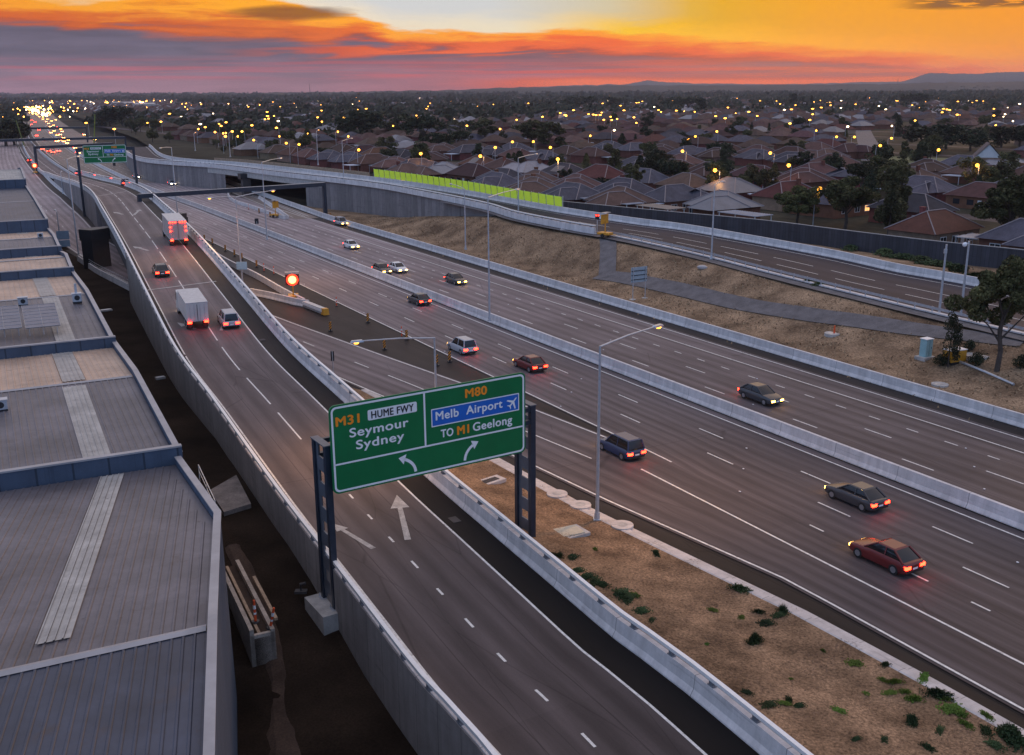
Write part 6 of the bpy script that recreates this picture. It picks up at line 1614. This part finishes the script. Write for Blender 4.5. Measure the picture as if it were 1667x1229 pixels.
# the suburban street seen end-on
pts2 = [at(x, y, SUB + .03) for x, y in ((1424, 262), (1416, 240), (1408, 222), (1404, 210))]
g = MB(); g.strip(offs(pts2, -4.5), offs(pts2, 4.5)); struct(g.build('suburban_street', M['gravel']))
g = MB(); pk = [at(x, y, SUB + .05) for x, y in ((1440, 262), (1490, 268), (1560, 266), (1560, 258), (1445, 254))]; g.face(pk); struct(g.build('park_lawn', mat('park_grass', (.085, .10, .035), .9, .3, .3, fine=.2)))
for row_w in [a + 39 for a, _ in rowsW[1:17:2]]:
    g = MB(); A = [DU * u + DW * (row_w - 3.6) + Vector((0, 0, SUB + .02)) for u in range(-200, 900, 50)]; B = [DU * u + DW * (row_w + 3.6) + Vector((0, 0, SUB + .02)) for u in range(-200, 900, 50)]
    g.strip(A, B); struct(g.build('suburban_street', M['ramp2']))
# street trees and garden trees: random, kept off the houses
rnd = random.Random(8); kinds = ['round', 'round', 'bush', 'tall', 'conifer', 'round', 'gum']
n_t = 0; tries = 0
while n_t < 290 and tries < 16000:
    tries += 1
    x = rnd.uniform(330, 1690) if rnd.random() < .72 else rnd.uniform(180, 700); y = rnd.uniform(190, 330) if rnd.random() < .72 else rnd.uniform(172, 225)
    p = at(x, y, SUB); w_ = p.dot(DW)
    if w_ < 150 or (abs(x - 1417) < 40 and 205 < y < 270): continue
    if any((l[1] - p).xy.length < 7.0 for l in lots[:NEARH] if abs(l[0] - p.xy.length) < 30): continue
    kd = rnd.choice(kinds); s = rnd.uniform(.5, 1.1) if kd != 'bush' else rnd.uniform(.8, 1.5)
    nm = {'bush': 'garden_shrub', 'conifer': 'conifer_tree', 'gum': 'gum_tree'}.get(kd, 'garden_tree')
    lb = {'bush': 'low garden shrub between suburban houses', 'conifer': 'small garden conifer between suburban houses', 'gum': 'small gum tree between suburban houses', 'tall': 'slim garden tree between suburban houses'}.get(kd, 'small round garden tree between suburban houses')
    make_tree(nm, lb, 'tree' if kd != 'bush' else 'shrub', p, tm(kd, 30 + rnd.randrange(3), rnd.choice((0, 1, 1, 2)), .8, .6), None, (s * rnd.uniform(.9, 1.3), s * rnd.uniform(.9, 1.3), s), rnd.uniform(0, 6), lb.split(' between')[0] + 's between houses'); n_t += 1
# distant woods as one mass
g = MB()
def blob(p, r, h, n):
    for _ in range(n):
        a = rnd.uniform(0, 6.28); d = r * math.sqrt(rnd.random()); c = Vector((p.x + math.cos(a) * d, p.y + math.sin(a) * d, p.z + h * (.12 + .88 * rnd.random() * (1 - (d / r) ** 2 * .6))))
        v = Vector((rnd.gauss(0, 1), rnd.gauss(0, 1), rnd.gauss(0, 1))).normalized() * r * .34; w2_ = v.orthogonal().normalized() * r * .28
        g.face([c - v, c + w2_, c + v, c - w2_])
def wood(n, x0, x1, y0, y1, z, rr=(3, 6), hh=(5, 11), q=26, cond=None):
    for _ in range(n):
        x, y = rnd.uniform(x0, x1), rnd.uniform(y0, y1); p = at(x, y, z)
        if cond and not cond(p, x, y): continue
        dd = min((me_ - p).xy.length for me_ in ME[::14])
        if dd < 34 and p.y > 300: continue
        f = 1.0 + p.length / 2500; blob(p, rnd.uniform(*rr) * f, rnd.uniform(*hh) * f ** .5, q)
wood(420, 150, 620, 188, 206, SUB, hh=(3, 6)); wood(170, 0, 62, 196, 232, 0); wood(330, 330, 760, 206, 226, SUB, (2, 4), (3, 6)); wood(460, 330, 1667, 170, 190, SUB); wood(760, 300, 1667, 158, 172, SUB, (4, 8)); wood(700, 0, 1667, 155, 162, SUB, (6, 12), (7, 12))
wood(140, 60, 330, 162, 168, 0, (4, 8)); wood(90, 60, 330, 182, 190, 0, (3, 6), (2, 5)); wood(90, 0, 45, 165, 200, 0, (4, 8)); wood(200, 560, 900, 182, 200, SUB)
stuff(g.build('distant_woods', leaf_mat('wood_leaves', (.020, .024, .014), (.034, .038, .020), 0)), 'dark distant trees filling the plain', 'trees')
# hills and the tree-lined skyline
def ridge(name, prof, D, m, depth, rough, seed):
    g = MB(); top = []
    for k in range(len(prof) * 24 - 23):
        i, f = divmod(k, 24); f /= 24
        a = prof[min(i, len(prof) - 1)]; b = prof[min(i + 1, len(prof) - 1)]
        px, py = a[0] + (b[0] - a[0]) * f, a[1] + (b[1] - a[1]) * smooth(f)
        d = ray(px, py); d = d / d.xy.length * D; z = CAM_H + d.z + rough * noise.noise(Vector((px * .05, seed, 0))) + rough * .6 * noise.noise(Vector((px * .31, seed, 3)))
        top.append(Vector((d.x, d.y, z)))
    for a, b in zip(top[:-1], top[1:]):
        for (f0, h0, f1, h1) in ((1 - depth, 0, 1 - depth * .5, .55), (1 - depth * .5, .55, 1, 1), (1, 1, 1 + depth, 0)):
            L = lambda p, f, h: (p.x * f, p.y * f, -4 + (p.z + 4) * h)
            g.face([L(a, f0, h0), L(b, f0, h0), L(b, f1, h1), L(a, f1, h1)])
    return struct(g.build(name, m, merge=True, smooth=True))
ridge('hills', [(-80, 160), (60, 158), (200, 154), (330, 152), (520, 150), (700, 147), (860, 142), (1000, 139), (1200, 138.5), (1400, 137), (1550, 134), (1760, 131)], 5200, M['hill'], .16, 5, 2)
ridge('hills', [(880, 141), (960, 138), (1020, 137), (1055, 131), (1090, 134), (1150, 136), (1260, 137), (1460, 133), (1520, 119), (1590, 120), (1640, 117), (1760, 116)], 7400, mat('far_mountain', (.045, .050, .055), .95, .2, .001), .08, 6, 7)
g = MB()
for _ in range(1500):
    x = rnd.uniform(-20, 1690); D = rnd.uniform(3300, 4900); d = ray(x, 150); d = d / d.xy.length * D; zb = -.3 + 26 * smooth((D - 4350) / 850) * (x / 1667)
    blob(Vector((d.x, d.y, zb)), rnd.uniform(9, 20), rnd.uniform(8, 17), 16)
stuff(g.build('skyline_trees', leaf_mat('skyline_leaves', (.020, .023, .016), (.032, .034, .020), 0)), 'dark trees along the skyline', 'trees')
for px, py, ww_, hh_, lab in ((205, 173, 120, 7, 'long white roofed factory beyond the freeway'), (235, 177, 95, 8, 'second pale factory right of the long white roof'), (190, 160, 110, 12, 'grey boxy warehouse block on the left skyline'), (660, 150, 120, 9, 'pale long shed on the skyline'), (420, 170, 90, 7, 'pale factory roof among distant trees'), (1440, 158, 130, 7, 'pale low factory roof right of the far lights'), (1330, 152, 100, 9, 'grey factory on the right skyline')):
    p = at(px, py, 0); a = math.atan2(p.y, p.x) - math.pi / 2 + .15
    t = thing('factory', lab, 'factory', p, a); s = ww_ * p.length / 1725 / 3.2
    g = MB(); g.box(0, 0, -1, s, 40, hh_ + 1); g.build('wall', M['cplain'], t); g = MB(); g.hexa([(-s / 2 - .5, -20.5, hh_), (s / 2 + .5, -20.5, hh_), (s / 2 + .5, 20.5, hh_), (-s / 2 - .5, 20.5, hh_), (-s / 2, 0, hh_ + 2.5), (s / 2, 0, hh_ + 2.5), (s / 2, .1, hh_ + 2.5), (-s / 2, .1, hh_ + 2.5)]); g.build('roof', M['cap'], t)
for px, py, ty, lab in ((505, 158, 136, 'thin lattice mast on the left skyline'), (1460, 150, 127, 'slim mast on the right skyline')):
    p = at(px, py, 0); h = plane_hit(px, ty, p, Vector((1, 0, 0))).z; t = thing('lattice_mast', lab, 'mast', p)
    g = MB(); g.tube([(0, 0, 0), (0, 0, h)], 2.2, 4, .6); g.build('mast_shaft', M['black'], t); g = MB()
    for f in (.7, .85): g.box(0, 0, h * f, 5, 5, 1.5)
    g.build('platform', M['black'], t)

# ------------------------------------------------------------------ suburban street lamps
SL = [(413, 228), (466, 233), (501, 218), (584, 244), (550, 205), (367, 222), (387, 222), (378, 214), (410, 204), (450, 208), (453, 197), (437, 193), (356, 202), (360, 205), (368, 199), (323, 210), (334, 207), (326, 202), (350, 215), (394, 214), (524, 198), (517, 191), (588, 184), (594, 182), (585, 191),
      (685, 250), (782, 254), (814, 210), (896, 240), (908, 259), (961, 221), (1000, 212), (977, 187), (994, 190), (983, 195), (1032, 191), (1036, 200), (1101, 180), (1065, 174), (883, 190), (920, 187), (841, 195), (842, 177), (694, 177), (679, 192), (740, 194), (655, 161), (804, 170), (822, 170), (778, 173), (932, 168), (567, 222),
      (1284, 269), (1164, 277), (1254, 249), (1591, 269), (1528, 244), (1391, 223), (1433, 237), (1380, 206), (1286, 201), (1167, 214), (1132, 222), (1111, 246), (1121, 227), (1323, 186), (1442, 178), (1295, 171), (1219, 182), (1185, 175), (1165, 189), (1131, 182), (1621, 204), (1649, 197), (1618, 177), (1618, 188), (1546, 179), (1536, 177), (1582, 167), (1604, 169), (1660, 169), (1337, 175), (1346, 167), (1388, 159), (1452, 161), (1529, 160), (1237, 164), (1267, 158),
      (186, 210), (214, 178), (140, 200), (240, 200), (262, 198), (104, 180), (295, 190), (276, 185), (160, 186), (455, 222), (640, 205), (700, 168), (735, 165), (720, 180), (860, 168), (1010, 172), (1200, 160), (1090, 163)]
rl_ = random.Random(77)
SL += [(rl_.uniform(330, 1660), 163 + rl_.expovariate(1 / 17.0)) for _ in range(95)]
LK = None
for k, (px, py) in enumerate(SL):
    z = SUB + 7.0; p = at(px, py, z); far = p.length > 420
    base = Vector((p.x, p.y, SUB)); s = 1.0 if not far else min(2.6, p.length / 420)
    lab = 'amber street lamp on a slim pole between the nearer suburban roofs' if not far else 'small amber street lamp far out in the suburb'
    grp = 'nearer suburban street lamps' if not far else 'far suburban street lamps'
    if LK is None:
        LK = []
        for mm in (LAMP, LAMPW, emis('white_lamp_far', (1, .74, .42), 8, False)):
            g = MB(); g.tube([(1.2, 0, -.4), (1.2, 0, 6.9)], .10, 6, .06); a_ = g.mesh('pole', M['galv']); g = MB(); g.tube([(1.2, 0, 6.7), (.2, 0, 7.1)], .05, 5); c_ = g.mesh('arm', M['galv']); g = MB(); g.ball((0, 0, 7.0), .48, 8, sz=.85); b_ = g.mesh('lamp_head', mm); LK.append((a_, c_, b_))
    t = thing('street_lamp', lab, 'street lamp', base, k * .7, grp)
    if p.length < 330 and len([0 for o_ in bpy.data.lights]) < 24:
        ld = bpy.data.lights.new('lamp_light', 'POINT'); ld.energy = 420; ld.color = (1.0, .48, .14); ld.shadow_soft_size = .5
        lo = bpy.data.objects.new('lamp_light', ld); COL.objects.link(lo); lo.parent = t; lo.location = (0, 0, 6.3)
    for nm, me in zip(('pole', 'arm', 'lamp_head'), LK[(2 if k % 7 == 3 else 1) if far else 0]):
        o = link(nm, me, t)
        if nm == 'lamp_head' and far: s *= rl_.uniform(.6, 1.25); o.scale = (s, s, 1); o.location = (0, 0, 0)
gl_, gw_ = MB(), MB()
for _ in range(900):
    x = rnd.uniform(0, 1667); y = 158 - 12 * x / 1667 + rnd.expovariate(1 / 10.0) - 1 + (6 if x < 500 else 0)
    p = at(x, min(max(y, 151 if x > 900 else 160), 190), 6); f = p.length / 1000
    (gl_ if rnd.random() < .75 else gw_).ball(p, rnd.uniform(.35, .85) * f, 4)
for cx_, cy_, n in ((88, 164, 26), (180, 164, 14), (140, 165, 10), (58, 178, 30), (8, 181, 10), (1425, 158, 12), (230, 166, 12), (70, 185, 24), (5, 208, 8), (1590, 156, 10), (640, 160, 6)):
    for _ in range(n): (gl_ if rnd.random() < .7 else gw_).ball(at(cx_ + rnd.gauss(0, 8), cy_ + rnd.gauss(0, 2.2), 6), rnd.uniform(.5, 1.0) * at(cx_, cy_, 6).length / 1000, 4)
stuff(gl_.build('distant_town_lights', emis('town_light_amber', (1, .38, .05), 16, False)), 'scattered distant amber town lights', 'lights')
stuff(gw_.build('distant_town_lights', emis('town_light_white', (1, .74, .45), 13, False)), 'scattered distant white town lights', 'lights')

# ------------------------------------------------------------------ haze
hm = bpy.data.materials.new('haze_air'); hm.use_nodes = True; T = NT(hm.node_tree); T.n.clear()
pv = T.new('ShaderNodeVolumePrincipled'); pv.inputs['Color'].default_value = (.74, .76, .92, 1); pv.inputs['Density'].default_value = 0.00006; pv.inputs['Anisotropy'].default_value = .2
ou = T.new('ShaderNodeOutputMaterial'); T.l.new(pv.outputs[0], ou.inputs['Volume'])
g = MB(); g.box(0, 3900, -8, 15000, 8700, 190); hz = g.build('haze', hm); stuff(hz, 'thin evening haze over the plain', 'haze')
print('objects', len(bpy.data.objects))
